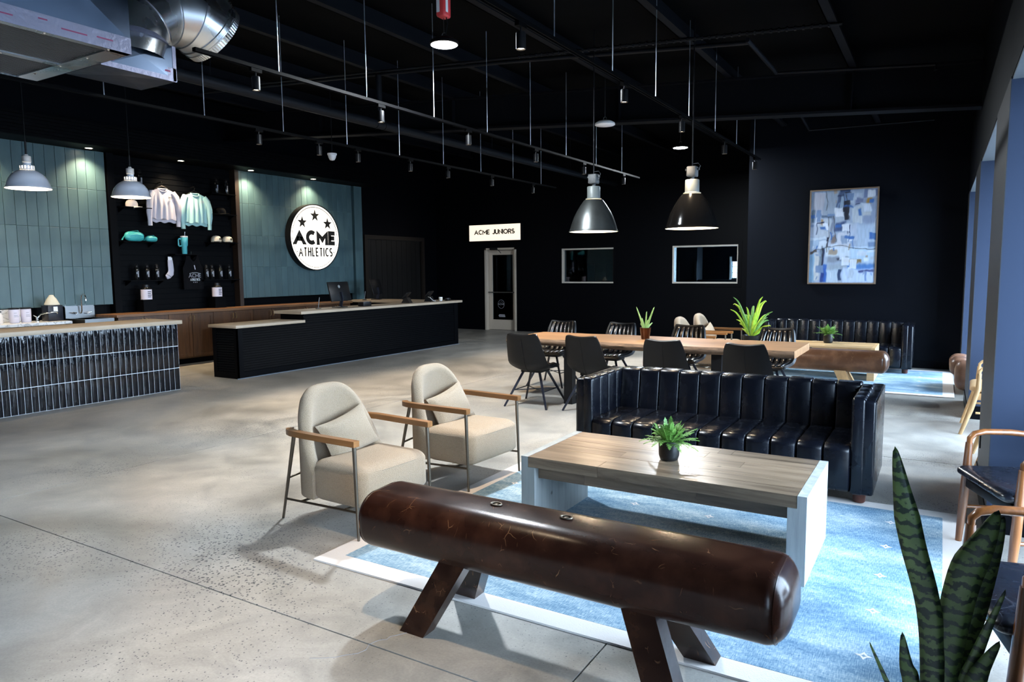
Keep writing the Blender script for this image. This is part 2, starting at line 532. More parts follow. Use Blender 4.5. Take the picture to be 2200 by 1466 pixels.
def glassmat(name, tint=(0.9, 0.95, 1.0), gloss=0.12):
    m = bpy.data.materials.new(name)
    m.use_nodes = True
    nt = m.node_tree
    for n in list(nt.nodes):
        nt.nodes.remove(n)
    out = N(nt, 'ShaderNodeOutputMaterial')
    tr = N(nt, 'ShaderNodeBsdfTransparent')
    tr.inputs[0].default_value = (*tint, 1)
    gl = N(nt, 'ShaderNodeBsdfGlossy')
    gl.inputs['Roughness'].default_value = 0.02
    lw = N(nt, 'ShaderNodeLayerWeight')
    pw = N(nt, 'ShaderNodeMath', operation='POWER', in_1=5.0)
    L(nt, lw.outputs['Facing'], pw.inputs[0])
    fr = N(nt, 'ShaderNodeMath', operation='MULTIPLY_ADD', in_1=0.9, in_2=0.05)
    L(nt, pw.outputs[0], fr.inputs[0])
    mx = N(nt, 'ShaderNodeMixShader')
    L(nt, fr.outputs[0], mx.inputs[0])
    L(nt, tr.outputs[0], mx.inputs[1])
    L(nt, gl.outputs[0], mx.inputs[2])
    L(nt, mx.outputs[0], out.inputs[0])
    return m


MT['glass'] = glassmat('window_glass')
MT['glassdark'] = glassmat('tinted_interior_glass', (0.42, 0.5, 0.55))


def leafmat(name, c1, c2, rough=0.4, bands=None, var=True):
    m, nt, b = new_mat(name)
    v = coords(nt, rand=True)
    n1 = N(nt, 'ShaderNodeTexNoise', in_Scale=14.0, in_Detail=4.0)
    L(nt, v, n1.inputs['Vector'])
    c = ramp(nt, n1.outputs[0], [(0.35, c1), (0.65, c2)])
    last = c
    if bands:
        wv = N(nt, 'ShaderNodeTexWave', wave_type='BANDS', bands_direction='Z', in_Scale=10.0, in_Distortion=5.5, in_Detail=3.0)
        wv.inputs['Detail Scale'].default_value = 4.5
        L(nt, v, wv.inputs['Vector'])
        r = ramp(nt, wv.outputs[0], [(0.25, (0, 0, 0)), (0.55, (1, 1, 1))])
        mx = N(nt, 'ShaderNodeMix', data_type='RGBA')
        L(nt, r, mx.inputs[0])
        mx.inputs[6].default_value = (*bands, 1)
        L(nt, last, mx.inputs[7])
        last = mx.outputs[2]
    L(nt, last, b.inputs['Base Color'])
    b.inputs['Roughness'].default_value = rough
    b.inputs['Subsurface Weight'].default_value = 0.0
    return m


MT['snake'] = leafmat('snake_plant_leaf', (0.070, 0.13, 0.034), (0.13, 0.20, 0.066), 0.4, bands=(0.010, 0.028, 0.016))
MT['fern'] = leafmat('fern_green', (0.085, 0.23, 0.030), (0.20, 0.38, 0.085), 0.5)
MT['aloe'] = leafmat('aloe_green', (0.15, 0.28, 0.085), (0.27, 0.40, 0.14), 0.4)
MT['drac'] = leafmat('dracaena_lime', (0.25, 0.52, 0.03), (0.55, 0.75, 0.08), 0.4)
MT['drac2'] = leafmat('dracaena_green', (0.10, 0.33, 0.07), (0.30, 0.52, 0.14), 0.35)


# ------------------------------------------------------------------ mesh builder
class MB:
    def __init__(self):
        self.v = []
        self.f = []

    def add(self, vs, fs, M=None):
        k = len(self.v)
        if M is not None:
            vs = [M @ Vector(p) for p in vs]
        self.v += [tuple(p) for p in vs]
        self.f += [tuple(i + k for i in f) for f in fs]
        return self

    def box(self, x0, y0, z0, x1, y1, z1, M=None):
        x0, x1 = min(x0, x1), max(x0, x1)
        y0, y1 = min(y0, y1), max(y0, y1)
        z0, z1 = min(z0, z1), max(z0, z1)
        vs = [(x0, y0, z0), (x1, y0, z0), (x1, y1, z0), (x0, y1, z0), (x0, y0, z1), (x1, y0, z1), (x1, y1, z1), (x0, y1, z1)]
        fs = [(3, 2, 1, 0), (4, 5, 6, 7), (0, 1, 5, 4), (1, 2, 6, 5), (2, 3, 7, 6), (3, 0, 4, 7)]
        return self.add(vs, fs, M)

    def rbox(self, c, h, r, n=5, M=None, fn=None):
        """rounded box: centre c, half sizes h, radii r (scalar or 3), n odd segments per face"""
        if not hasattr(r, '__len__'):
            r = (r, r, r)
        r = [min(r[i], h[i] * 0.999) for i in range(3)]
        idx = {}
        vs = []
        fs = []
        t = [math.tan(pi / 4 * (-1 + 2 * i / n)) for i in range(n + 1)]
        for ax in range(3):
            for s in (-1, 1):
                g = []
                for i in range(n + 1):
                    row = []
                    for j in range(n + 1):
                        d = [0, 0, 0]
                        d[ax] = s
                        d[(ax + 1) % 3] = t[i]
                        d[(ax + 2) % 3] = t[j]
                        l = sqrt(d[0] ** 2 + d[1] ** 2 + d[2] ** 2)
                        key = tuple(round(q, 6) for q in d)
                        if key not in idx:
                            p = [c[q] + (1 if d[q] > 0 else -1) * (h[q] - r[q]) + r[q] * d[q] / l for q in range(3)]
                            if fn:
                                p = fn(p)
                            idx[key] = len(vs)
                            vs.append(p)
                        row.append(idx[key])
                    g.append(row)
                for i in range(n):
                    for j in range(n):
                        q = (g[i][j], g[i + 1][j], g[i + 1][j + 1], g[i][j + 1])
                        fs.append(q if s > 0 else q[::-1])
        return self.add(vs, fs, M)

    def cyl(self, p0, p1, r0, r1=None, n=12, M=None, caps=True):
        r1 = r0 if r1 is None else r1
        p0, p1 = Vector(p0), Vector(p1)
        a = (p1 - p0).normalized()
        u = a.orthogonal().normalized()
        w_ = a.cross(u)
        vs, fs = [], []
        for p, r in ((p0, r0), (p1, r1)):
            for i in range(n):
                t = 2 * pi * i / n
                vs.append(p + (u * cos(t) + w_ * sin(t)) * r)
        for i in range(n):
            j = (i + 1) % n
            fs.append((i, j, n + j, n + i))
        if caps:
            fs.append(tuple(range(n))[::-1])
            fs.append(tuple(range(n, 2 * n)))
        return self.add(vs, fs, M)

    def sweep(self, pts, sec, up=(0, 0, 1), scale=None, closed=False, M=None, caps=True):
        """sweep 2D section (side, up) along pts"""
        pts = [Vector(p) for p in pts]
        up = Vector(up)
        n = len(sec)
        k = len(pts)
        vs, fs = [], []
        prev = None
        for i, p in enumerate(pts):
            if closed:
                t = pts[(i + 1) % k] - pts[i - 1]
            else:
                t = pts[min(i + 1, k - 1)] - pts[max(i - 1, 0)]
            t.normalize()
            s = t.cross(up)
            if s.length < 1e-3:
                s = prev if prev is not None else t.orthogonal()
            s.normalize()
            if prev is not None and s.dot(prev) < 0 and abs(t.dot(up)) > 0.9:
                s = -s
            prev = s
            q = s.cross(t)
            sc = scale[i] if scale else 1.0
            for a, b in sec:
                vs.append(p + s * a * sc + q * b * sc)
        m = k if closed else k - 1
        for i in range(m):
            for j in range(n):
                a = i * n + j
                b = i * n + (j + 1) % n
                c = ((i + 1) % k) * n + (j + 1) % n
                d = ((i + 1) % k) * n + j
                fs.append((a, b, c, d))
        if not closed and caps:
            fs.append(tuple(range(n))[::-1])
            fs.append(tuple(range((k - 1) * n, k * n)))
        return self.add(vs, fs, M)

    def tube(self, pts, r, n=8, scale=None, closed=False, M=None, up=(0, 0, 1), ry=None):
        ry = ry or r
        sec = [(r * cos(2 * pi * i / n), ry * sin(2 * pi * i / n)) for i in range(n)]
        return self.sweep(pts, sec, up, scale, closed, M)

    def bar(self, pts, wd, ht, M=None, up=(0, 0, 1), scale=None, closed=False):
        a, b = wd / 2, ht / 2
        return self.sweep(pts, [(-a, -b), (a, -b), (a, b), (-a, b)], up, scale, closed, M)

    def lathe(self, prof, n=24, c=(0, 0, 0), M=None, caps=True):
        vs, fs = [], []
        k = len(prof)
        for r, z in prof:
            for i in range(n):
                t = 2 * pi * i / n
                vs.append((c[0] + r * cos(t), c[1] + r * sin(t), c[2] + z))
        for a in range(k - 1):
            for i in range(n):
                j = (i + 1) % n
                fs.append((a * n + i, a * n + j, (a + 1) * n + j, (a + 1) * n + i))
        if caps and prof[0][0] > 1e-4:
            fs.append(tuple(range(n))[::-1])
        if caps and prof[-1][0] > 1e-4:
            fs.append(tuple(range((k - 1) * n, k * n)))
        return self.add(vs, fs, M)

    def prism(self, poly, z0, z1, M=None):
        n = len(poly)
        vs = [(x, y, z0) for x, y in poly] + [(x, y, z1) for x, y in poly]
        fs = [tuple(range(n))[::-1], tuple(range(n, 2 * n))]
        for i in range(n):
            j = (i + 1) % n
            fs.append((i, j, n + j, n + i))
        return self.add(vs, fs, M)

    def grid(self, fn, nu, nv, thick=0.0, M=None):
        """sheet p(u,v), u,v in 0..1, with optional thickness along its normal"""
        P = [[Vector(fn(i / nu, j / nv)) for j in range(nv + 1)] for i in range(nu + 1)]
        vs = [p for r in P for p in r]
        W = nv + 1
        fs = [(i * W + j, (i + 1) * W + j, (i + 1) * W + j + 1, i * W + j + 1) for i in range(nu) for j in range(nv)]
        if thick:
            nn = []
            for i in range(nu + 1):
                for j in range(nv + 1):
                    du = P[min(i + 1, nu)][j] - P[max(i - 1, 0)][j]
                    dv = P[i][min(j + 1, nv)] - P[i][max(j - 1, 0)]
                    c = du.cross(dv)
                    nn.append(c.normalized() if c.length > 1e-9 else Vector((0, 0, 1)))
            k = len(vs)
            vs = vs + [p - q * thick for p, q in zip(vs, nn)]
            fs2 = [tuple(a + k for a in f)[::-1] for f in fs]
            edge = []
            loop = [i * W for i in range(nu)] + [nu * W + j for j in range(nv)] + \
                   [i * W + nv for i in range(nu, 0, -1)] + [j for j in range(nv, 0, -1)]
            for a, b in zip(loop, loop[1:] + loop[:1]):
                edge.append((b, a, a + k, b + k))
            fs = fs + fs2 + edge
        return self.add(vs, fs, M)

    def mesh(self, name, sharp=48, smooth=True):
        me = bpy.data.meshes.new(name)
        me.from_pydata(self.v, [], self.f)
        me.validate()
        if smooth:
            me.polygons.foreach_set('use_smooth', [True] * len(me.polygons))
            if sharp < 180:
                me.set_sharp_from_angle(angle=radians(sharp))
        me.update()
        return me

    def build(self, name, mat, parent=None, sharp=48, smooth=True, loc=None):
        return link(name, self.mesh(name, sharp, smooth), mat, parent, loc)


def link(name, me, mat=None, parent=None, loc=None):
    if mat is not None and not me.materials:
        me.materials.append(MT[mat] if isinstance(mat, str) else mat)
    o = bpy.data.objects.new(name, me)
    COL.objects.link(o)
    if parent is not None:
        o.parent = parent
    if loc is not None:
        o.location = loc
    return o


def tag(o, label, cat, group=None):
    o['label'] = label
    o['category'] = cat
    if group:
        o['group'] = group
    return o


def thing(name, label, cat, loc=(0, 0, 0), rz=0.0, group=None):
    o = bpy.data.objects.new(name, None)
    COL.objects.link(o)
    o.empty_display_size = 0.1
    o.location = loc
    o.rotation_euler = (0, 0, rz)
    return tag(o, label, cat, group)


def struct(o):
    o['kind'] = 'structure'
    return o


def sempty(name):
    o = bpy.data.objects.new(name, None)
    COL.objects.link(o)
    return struct(o)


def copy_tree(o, parent=None):
    c = o.copy()
    COL.objects.link(c)
    c.parent = parent
    for ch in list(o.children):
        copy_tree(ch, c)
    return c


def place(src, used, loc, rz, label):
    """first use moves the source itself, later uses copy it with its parts"""
    o = src if not used else copy_tree(src)
    used.append(o)
    o.location = loc
    o.rotation_euler = (0, 0, rz)
    o['label'] = label
    return o


def boxo(name, b, mat, parent=None, r=0.0):
    m = MB()
    if r:
        m.rbox(((b[0] + b[3]) / 2, (b[1] + b[4]) / 2, (b[2] + b[5]) / 2),
               (abs(b[3] - b[0]) / 2, abs(b[4] - b[1]) / 2, abs(b[5] - b[2]) / 2), r, 3)
        return m.build(name, mat, parent, sharp=60)
    m.box(*b)
    return m.build(name, mat, parent, smooth=False)


# ------------------------------------------------------------------ stroke lettering
def arc(cx, cy, rx, ry, a0, a1, n=14):
    return [(cx + rx * cos(radians(a0 + (a1 - a0) * i / n)), cy + ry * sin(radians(a0 + (a1 - a0) * i / n))) for i in range(n + 1)]


GL = {
    'A': (0.95, [[(0.0, 0), (0.475, 1), (0.95, 0)], [(0.17, 0.33), (0.78, 0.33)]]),
    'C': (0.86, [arc(0.5, 0.5, 0.46, 0.5, 48, 312, 18)]),
    'D': (0.8, [[(0, 0), (0, 1), (0.3, 1)] + arc(0.3, 0.5, 0.48, 0.5, 90, -90, 12) + [(0.0, 0)]]),
    'M': (1.0, [[(0, 0), (0, 1), (0.5, 0.3), (1.0, 1), (1.0, 0)]]),
    'E': (0.62, [[(0.62, 1), (0, 1), (0, 0), (0.62, 0)], [(0, 0.5), (0.56, 0.5)]]),
    'T': (0.72, [[(0, 1), (0.72, 1)], [(0.36, 1), (0.36, 0)]]),
    'H': (0.72, [[(0, 0), (0, 1)], [(0.72, 0), (0.72, 1)], [(0, 0.52), (0.72, 0.52)]]),
    'L': (0.58, [[(0, 1), (0, 0), (0.58, 0)]]),
    'I': (0.02, [[(0, 0), (0, 1)]]),
    'S': (0.66, [arc(0.33, 0.745, 0.31, 0.255, 35, 270, 12) + arc(0.33, 0.245, 0.33, 0.245, 90, -145, 12)]),
    'J': (0.5, [[(0.5, 1), (0.5, 0.27)] + arc(0.25, 0.27, 0.25, 0.27, 0, -160, 10)]),
    'U': (0.74, [[(0, 1), (0, 0.36)] + arc(0.37, 0.36, 0.37, 0.36, 180, 360, 12) + [(0.74, 1)]]),
    'N': (0.76, [[(0, 0), (0, 1), (0.76, 0), (0.76, 1)]]),
    'O': (1.0, [arc(0.5, 0.5, 0.5, 0.5, 0, 360, 28)]),
    'P': (0.62, [[(0, 0), (0, 1), (0.34, 1)] + arc(0.34, 0.74, 0.28, 0.26, 90, -90, 10) + [(0, 0.48)]]),
    'R': (0.66, [[(0, 0), (0, 1), (0.36, 1)] + arc(0.36, 0.74, 0.28, 0.26, 90, -90, 10) + [(0, 0.48)], [(0.34, 0.48), (0.66, 0)]]),
    '.': (0.02, [[(0, 0.46), (0.0, 0.56)]]),
    ' ': (0.35, []),
}


def ribbon(mb, pts, hw, M, t0=0.0, t1=0.004, lim=None):
    """flat stroke of half width hw along 2D pts, a thin plate between t0 and t1"""
    n = len(pts)
    V2 = [Vector((p[0], p[1])) for p in pts]
    closed = (V2[0] - V2[-1]).length < 1e-6
    lft, rgt = [], []
    for i in range(n):
        if i == 0:
            a = b = (V2[1] - V2[0]).normalized()
            if closed:
                a = (V2[-1] - V2[-2]).normalized()
        elif i == n - 1:
            a = b = (V2[-1] - V2[-2]).normalized()
            if closed:
                b = (V2[1] - V2[0]).normalized()
        else:
            a = (V2[i] - V2[i - 1]).normalized()
            b = (V2[i + 1] - V2[i]).normalized()
        na, nb = Vector((-a.y, a.x)), Vector((-b.y, b.x))
        m = na + nb
        m = m.normalized() if m.length > 1e-6 else na
        k = min(1.0 / max(m.dot(na), 0.2), 2.6)
        lft.append(V2[i] + m * hw * k)
        rgt.append(V2[i] - m * hw * k)
    if lim:
        for i, dr_ in ((0, V2[0] - V2[1]), (n - 1, V2[-1] - V2[-2])):
            if closed:
                break
            dr_.normalize()
            if abs(dr_.y) < 0.6:
                continue
            yl = lim[1] if dr_.y > 0 else lim[0]
            if abs(yl - V2[i].y) > 2.2 * hw:
                continue
            for q in (lft, rgt):
                q[i] = q[i] + dr_ * ((yl - q[i].y) / dr_.y)
        for q in (lft, rgt):
            for p in q:
                p.y = max(lim[0], min(lim[1], p.y))
    vs, fs = [], []
    for i in range(n):
        for p in (lft[i], rgt[i]):
            vs.append((p.x, p.y, t1))
        for p in (lft[i], rgt[i]):
            vs.append((p.x, p.y, t0))
    for i in range(n - 1):
        a, b = 4 * i, 4 * i + 4
        fs.append((a, a + 1, b + 1, b))
        fs.append((a + 2, b + 2, b + 3, a + 3))
        fs.append((a, b, b + 2, a + 2))
        fs.append((a + 1, a + 3, b + 3, b + 1))
    if not closed:
        fs.append((0, 2, 3, 1))
        e = 4 * (n - 1)
        fs.append((e, e + 1, e + 3, e + 2))
    mb.add(vs, fs, M)


def text_width(s, h, wf, gap):
    return sum(GL[c][0] * h * wf + gap for c in s) - gap


def letters(s, h, hw, M, mat, parent, wf=1.0, gap=0.02, name='letter', thick=0.004, joined=False):
    """centred line of lettering in the plane M (u, v, normal)"""
    x = -text_width(s, h, wf, gap) / 2
    mb = MB()
    for c in s:
        wd, st = GL[c]
        for pl in st:
            pts = [(x + p[0] * h * wf, (hw + p[1] * (h - 2 * hw)) - h / 2) for p in pl]
            ribbon(mb, pts, hw, M, 0.0, thick, (-h / 2, h / 2))
        if st and not joined:
            mb.build(name, mat, parent, smooth=False)
            mb = MB()
        x += wd * h * wf + gap
    if joined and mb.v:
        mb.build(name, mat, parent, smooth=False)


def frame_M(o, u, v):
    u, v = Vector(u), Vector(v)
    n = u.cross(v)
    return Matrix(((u.x, v.x, n.x, o[0]), (u.y, v.y, n.y, o[1]), (u.z, v.z, n.z, o[2]), (0, 0, 0, 1)))


def star_poly(r, ri=0.40):
    p = []
    for i in range(10):
        q = r if i % 2 == 0 else r * ri
        a = pi / 2 + i * pi / 5
        p.append((q * cos(a), q * sin(a)))
    return p


# ================================================================== SETTING
def zc(x):
    return 4.01 + 0.07 * (0.3 - x)


def wall_holes(name, u0, u1, z0, z1, holes, plane, a, b, mat, parent=None):
    """wall slab with rectangular holes; plane 'Y': u is X, thickness a..b in Y; plane 'X': u is Y"""
    us = sorted({u0, u1, *[h[0] for h in holes], *[h[1] for h in holes]})
    zs = sorted({z0, z1, *[h[2] for h in holes], *[h[3] for h in holes]})
    m = MB()
    for i in range(len(us) - 1):
        for j in range(len(zs) - 1):
            cu, cz = (us[i] + us[i + 1]) / 2, (zs[j] + zs[j + 1]) / 2
            if any(h[0] < cu < h[1] and h[2] < cz < h[3] for h in holes):
                continue
            if plane == 'Y':
                m.box(us[i], a, zs[j], us[i + 1], b, zs[j + 1])
            else:
                m.box(a, us[i], zs[j], b, us[i + 1], zs[j + 1])
    return m.build(name, mat, parent, smooth=False)


# floor: concrete base with slabs, saw joints between them
floor = struct(boxo('floor', (-12.6, -6.4, -0.14, 1.6, 16.4, -0.012), 'joint'))
J = 0.004
xj = [-12.6, -10.19, -5.75, -1.178]
slabs = []
for i in range(3):
    for y0, y1 in ((-6.4, -2.4), (-2.4, 2.2), (2.2, 16.4)):
        slabs.append((xj[i], y0, xj[i + 1], y1))
for y0, y1 in ((-6.4, -2.4), (-2.4, 2.2), (2.2, 6.74), (6.74, 8.72), (8.72, 16.4)):
    slabs.append((-1.178, y0, 1.6, y1))
for x0, y0, x1, y1 in slabs:
    m = MB()
    m.box(x0 + J, y0 + J, -0.012, x1 - J, y1 - J, 0.0)
    m.build('concrete_slab', 'concrete', floor, smooth=False)
# hairline crack crossing the joint in front of the bench
m = MB()
cr = [(-1.98, 2.40), (-1.99, 2.36), (-2.01, 2.33), (-2.035, 2.295), (-2.03, 2.27), (-2.055, 2.25), (-2.07, 2.20), (-2.05, 2.16),
      (-2.06, 2.12), (-2.10, 2.08), (-2.12, 2.05), (-2.16, 2.02), (-2.21, 1.99)]
m.bar([(x, y, 0.0005) for x, y in cr], 0.003, 0.001)
m.build('floor_crack', 'crack', floor, smooth=False)

# exterior ground outside the windows
struct(boxo('exterior_ground', (1.62, -30, -0.3, 60, 45, -0.16), plain('exterior_paving', (0.32, 0.33, 0.34), 0.9)))

# ceiling deck following the roof slope, with purlins and a deep rafter
ceiling = sempty('ceiling')
m = MB()
xa, xb = -12.6, 1.6
vs = []
for y in (-6.4, 16.4):
    vs += [(xa, y, zc(xa)), (xb, y, zc(xb)), (xb, y, zc(xb) + 0.1), (xa, y, zc(xa) + 0.1)]
m.add(vs, [(0, 1, 2, 3), (7, 6, 5, 4), (0, 4, 5, 1), (1, 5, 6, 2), (2, 6, 7, 3), (3, 7, 4, 0)])
m.build('roof_deck', 'ceil', ceiling, smooth=False)
for px in (-1.02, -2.44, -3.88, -5.32, -6.73, -8.15, -9.57, -10.99):
    m = MB()
    z = zc(px)
    m.box(px - 0.012, -6.2, z - 0.2, px + 0.0, 16.2, z - 0.002)
    m.box(px - 0.012, -6.2, z - 0.2, px + 0.075, 16.2, z - 0.192)
    m.box(px + 0.067, -6.2, z - 0.192, px + 0.075, 16.2, z - 0.17)
    m.build('purlin', 'steel', ceiling, smooth=False)
for ry in (9.42, 1.92):
    m = MB()
    for (ya, yb, d0, d1) in ((ry - 0.01, ry + 0.01, 0.20, 0.66), (ry - 0.10, ry + 0.10, 0.66, 0.69), (ry - 0.1, ry + 0.1, 0.20, 0.222)):
        vs = []
        for x in (-12.2, 0.29):
            vs += [(x, ya, zc(x) - d1), (x, yb, zc(x) - d1), (x, yb, zc(x) - d0), (x, ya, zc(x) - d0)]
        m.add(vs, [(0, 3, 2, 1), (4, 5, 6, 7), (0, 1, 5, 4), (1, 2, 6, 5), (2, 3, 7, 6), (3, 0, 4, 7)])
    for x in (-1.0, -3.9, -6.7, -9.6):
        m.box(x, ry - 0.09, zc(x) - 0.655, x + 0.012, ry + 0.09, zc(x) - 0.225)
    m.build('rafter', 'steel', ceiling, smooth=False)

# back wall with door and two interior windows
YA = 16.16
DOOR = (-10.58, -9.60, 0.0, 2.2)
W1 = (-8.25, -6.85, 1.27, 2.135)
W2 = (-5.375, -3.885, 1.27, 2.135)
wall_back = struct(wall_holes('wall_back', -12.6, -2.97, 0, 5.0, [DOOR, W1, W2], 'Y', YA, YA + 0.14, 'wall'))
wall_br = struct(boxo('wall_back_right', (-2.97, 13.0, 0, 1.6, 16.4, 4.4), 'wallb'))
struct(boxo('baseboard_back', (-9.55, YA - 0.015, 0, -2.985, YA, 0.12), 'wall'))
struct(boxo('baseboard_back_right', (-2.97, 12.985, 0, 0.28, 13.0, 0.12), 'wall'))
SIDE = (13.27, 15.55, 0.0, 2.45)
wall_left = struct(wall_holes('wall_left', -6.4, 16.4, 0, 5.0, [SIDE], 'X', -12.36, -12.22, 'wall'))
struct(boxo('wall_front', (-12.6, -6.55, 0, 1.6, -6.4, 5.0), 'wall'))

# right wall: header band, piers, deep window recesses with soffits, frames and glass
wall_right = sempty('wall_right')
hd = MB()
hd.box(XW, -6.4, 2.70, 1.6, 13.0, 4.02)
hd.build('header', 'wall', wall_right, smooth=False)
for y0, y1 in PIERS:
    m = MB()
    m.box(XW, y0, 0, 1.6, y1, 2.70)
    m.build('pier', 'navy', wall_right, smooth=False)
    m = MB()
    m.box(XW - 0.012, y0 - 0.012, 0, 1.2, y1 + 0.012, 0.14)
    m.build('pier_base', 'wall', wall_right, smooth=False)
    m = MB()
    m.box(XW - 0.004, y0 + 0.0, 0.14, XW, y1 - 0.0, 2.70)
    m.build('pier_face', 'pierface', wall_right, smooth=False)
for i in range(len(PIERS) - 1):
    y0, y1 = PIERS[i][1], PIERS[i + 1][0]
    wn = sempty('window_%d' % (i + 1))
    boxo('soffit', (XW + 0.004, y0, 2.685, XG + 0.2, y1, 2.70), plain('pale_soffit_paint', (0.10, 0.115, 0.13), 0.7), wn)
    m = MB()
    m.box(XG, y0, 0.0, XG + 0.06, y1, 0.10)
    m.box(XG, y0, 2.62, XG + 0.06, y1, 2.685)
    for y in (y0, (y0 + y1) / 2 - 0.025, y1 - 0.05):
        m.box(XG, y, 0.1, XG + 0.06, y + 0.05, 2.62)
    m.build('window_frame', 'blackmetal', wn, smooth=False)
    for k in range(2):
        ya = y0 + 0.05 if k == 0 else (y0 + y1) / 2 + 0.025
        yb = (y0 + y1) / 2 - 0.025 if k == 0 else y1 - 0.05
        m = MB()
        m.add([(XG + 0.03, ya, 0.1), (XG + 0.03, yb, 0.1), (XG + 0.03, yb, 2.62), (XG + 0.03, ya, 2.62)], [(0, 1, 2, 3)])
        m.build('pane', 'glass', wn, smooth=False)
# wall outlet on the nearest visible pier
ot = tag(boxo('wall_outlet', (XW - 0.012, 6.03, 0.31, XW - 0.004, 6.11, 0.43), 'blackmetal'), 'black wall outlet plate low on the grey pier beside the teak armchair', 'outlet')
# two threshold cover strips / floor lines are the slab joints; far right: nothing else

# --- far door
dr = sempty('door_1')
x0, x1, _, z1 = DOOR
m = MB()
m.box(x0, YA - 0.03, 0, x0 + 0.05, YA + 0.16, z1)
m.box(x1 - 0.05, YA - 0.03, 0, x1, YA + 0.16, z1)
m.box(x0, YA - 0.03, z1 - 0.05, x1, YA + 0.16, z1)
m.build('door_frame', 'doorframe', dr, smooth=False)
m = MB()
a, b, yd = x0 + 0.06, x1 - 0.06, YA + 0.10
m.box(a, yd, 0.01, a + 0.11, yd + 0.04, z1 - 0.06)
m.box(b - 0.11, yd, 0.01, b, yd + 0.04, z1 - 0.06)
m.box(a + 0.11, yd, z1 - 0.18, b - 0.11, yd + 0.04, z1 - 0.06)
m.box(a + 0.11, yd, 0.01, b - 0.11, yd + 0.04, 0.28)
m.build('door_leaf', 'doorframe', dr, smooth=False)
m = MB()
m.box(a + 0.11, yd + 0.015, 0.28, b - 0.11, yd + 0.022, z1 - 0.18)
m.build('pane', 'glassdark', dr, smooth=False)
m = MB()
m.tube([(a + 0.02, yd - 0.0, 1.02), (a + 0.02, yd - 0.05, 1.02), (b - 0.02, yd - 0.05, 1.02), (b - 0.02, yd, 1.02)], 0.016, 8)
m.build('push_bar', 'stainless', dr)
m = MB()
m.cyl((b - 0.05, yd - 0.01, 0.92), (b - 0.05, yd + 0.0, 0.92), 0.02)
m.build('lock_cylinder', 'brass', dr)
m = MB()
m.box(x0 + 0.18, YA - 0.05, z1 - 0.05, x0 + 0.42, YA - 0.005, z1 + 0.01)
m.bar([(x0 + 0.40, YA - 0.03, z1 - 0.02), (x0 + 0.52, YA - 0.02, z1 - 0.14)], 0.02, 0.01)
m.build('door_closer', 'plasticblack', dr, smooth=False)
pd = MB()
ring = arc(0, 0, 0.1, 0.115, 0, 360, 28)
MD = frame_M(((a + b) / 2 - 0.06, yd + 0.012, 0.70), (1, 0, 0), (0, 0, 1))
ribbon(pd, ring, 0.004, MD, 0, 0.002)
pd.build('door_decal_ring', 'inkgrey', dr, smooth=False)
letters('ACME', 0.05, 0.005, MD, 'inkgrey', dr, 0.9, 0.012, 'door_decal_letter', 0.002)
for k in (-1, 0, 1):
    mm = MB()
    mm.prism([(p[0] + k * 0.045, p[1] + 0.062 - abs(k) * 0.012) for p in star_poly(0.014)], 0, 0.002, MD)
    mm.build('door_decal_star', 'inkgrey', dr, smooth=False)
m = MB()
m.prism([(-0.09, -0.31), (-0.06, -0.35), (0.13, -0.35), (0.11, -0.275), (-0.06, -0.275)], 0, 0.002, MD)
m.build('door_decal_arrow', 'inkgrey', dr, smooth=False)
letters('PUSH', 0.05, 0.006, frame_M(((a + b) / 2 - 0.06, yd + 0.012, 0.50), (1, 0, 0), (0, 0, 1)), 'inkgrey', dr, 0.9, 0.014, 'door_decal_letter', 0.002) if False else None


def int_window(n, W, right_post):
    wn = sempty('window_%d' % n)
    x0, x1, z0, z1 = W
    m = MB()
    m.box(x0, YA - 0.02, z0, x1, YA + 0.15, z0 + 0.035)
    m.build('sill', 'winframe', wn, smooth=False)
    m = MB()
    m.box(x0, YA - 0.02, z1 - 0.035, x1, YA + 0.15, z1)
    m.build('head', 'winframe', wn, smooth=False)
    m = MB()
    m.box(x0, YA - 0.02, z0 + 0.035, x0 + 0.035, YA + 0.15, z1 - 0.035)
    m.build('jamb', 'winframe', wn, smooth=False)
    m = MB()
    m.box(x1 - 0.02, YA - (0.02 if right_post else -0.0), z0 + 0.035, x1, YA + 0.15, z1 - 0.035)
    m.build('jamb', 'winframe' if right_post else 'blackmetal', wn, smooth=False)
    m = MB()
    m.box(x0 + 0.035, YA + 0.07, z0 + 0.035, x1 - 0.02, YA + 0.076, z1 - 0.035)
    m.build('pane', 'glassdark', wn, smooth=False)
    m = MB()
    for (p, q, r_, s_) in ((x0 - 0.08, x0, z0 - 0.08, z1 + 0.08), (x1, x1 + 0.08, z0 - 0.08, z1 + 0.08),
                           (x0, x1, z1, z1 + 0.08), (x0, x1, z0 - 0.08, z0)):
        m.box(p, YA - 0.012, r_, q, YA, s_)
    m.build('window_trim', 'wall', wn, smooth=False)


int_window(6, W1, False)
int_window(7, W2, True)

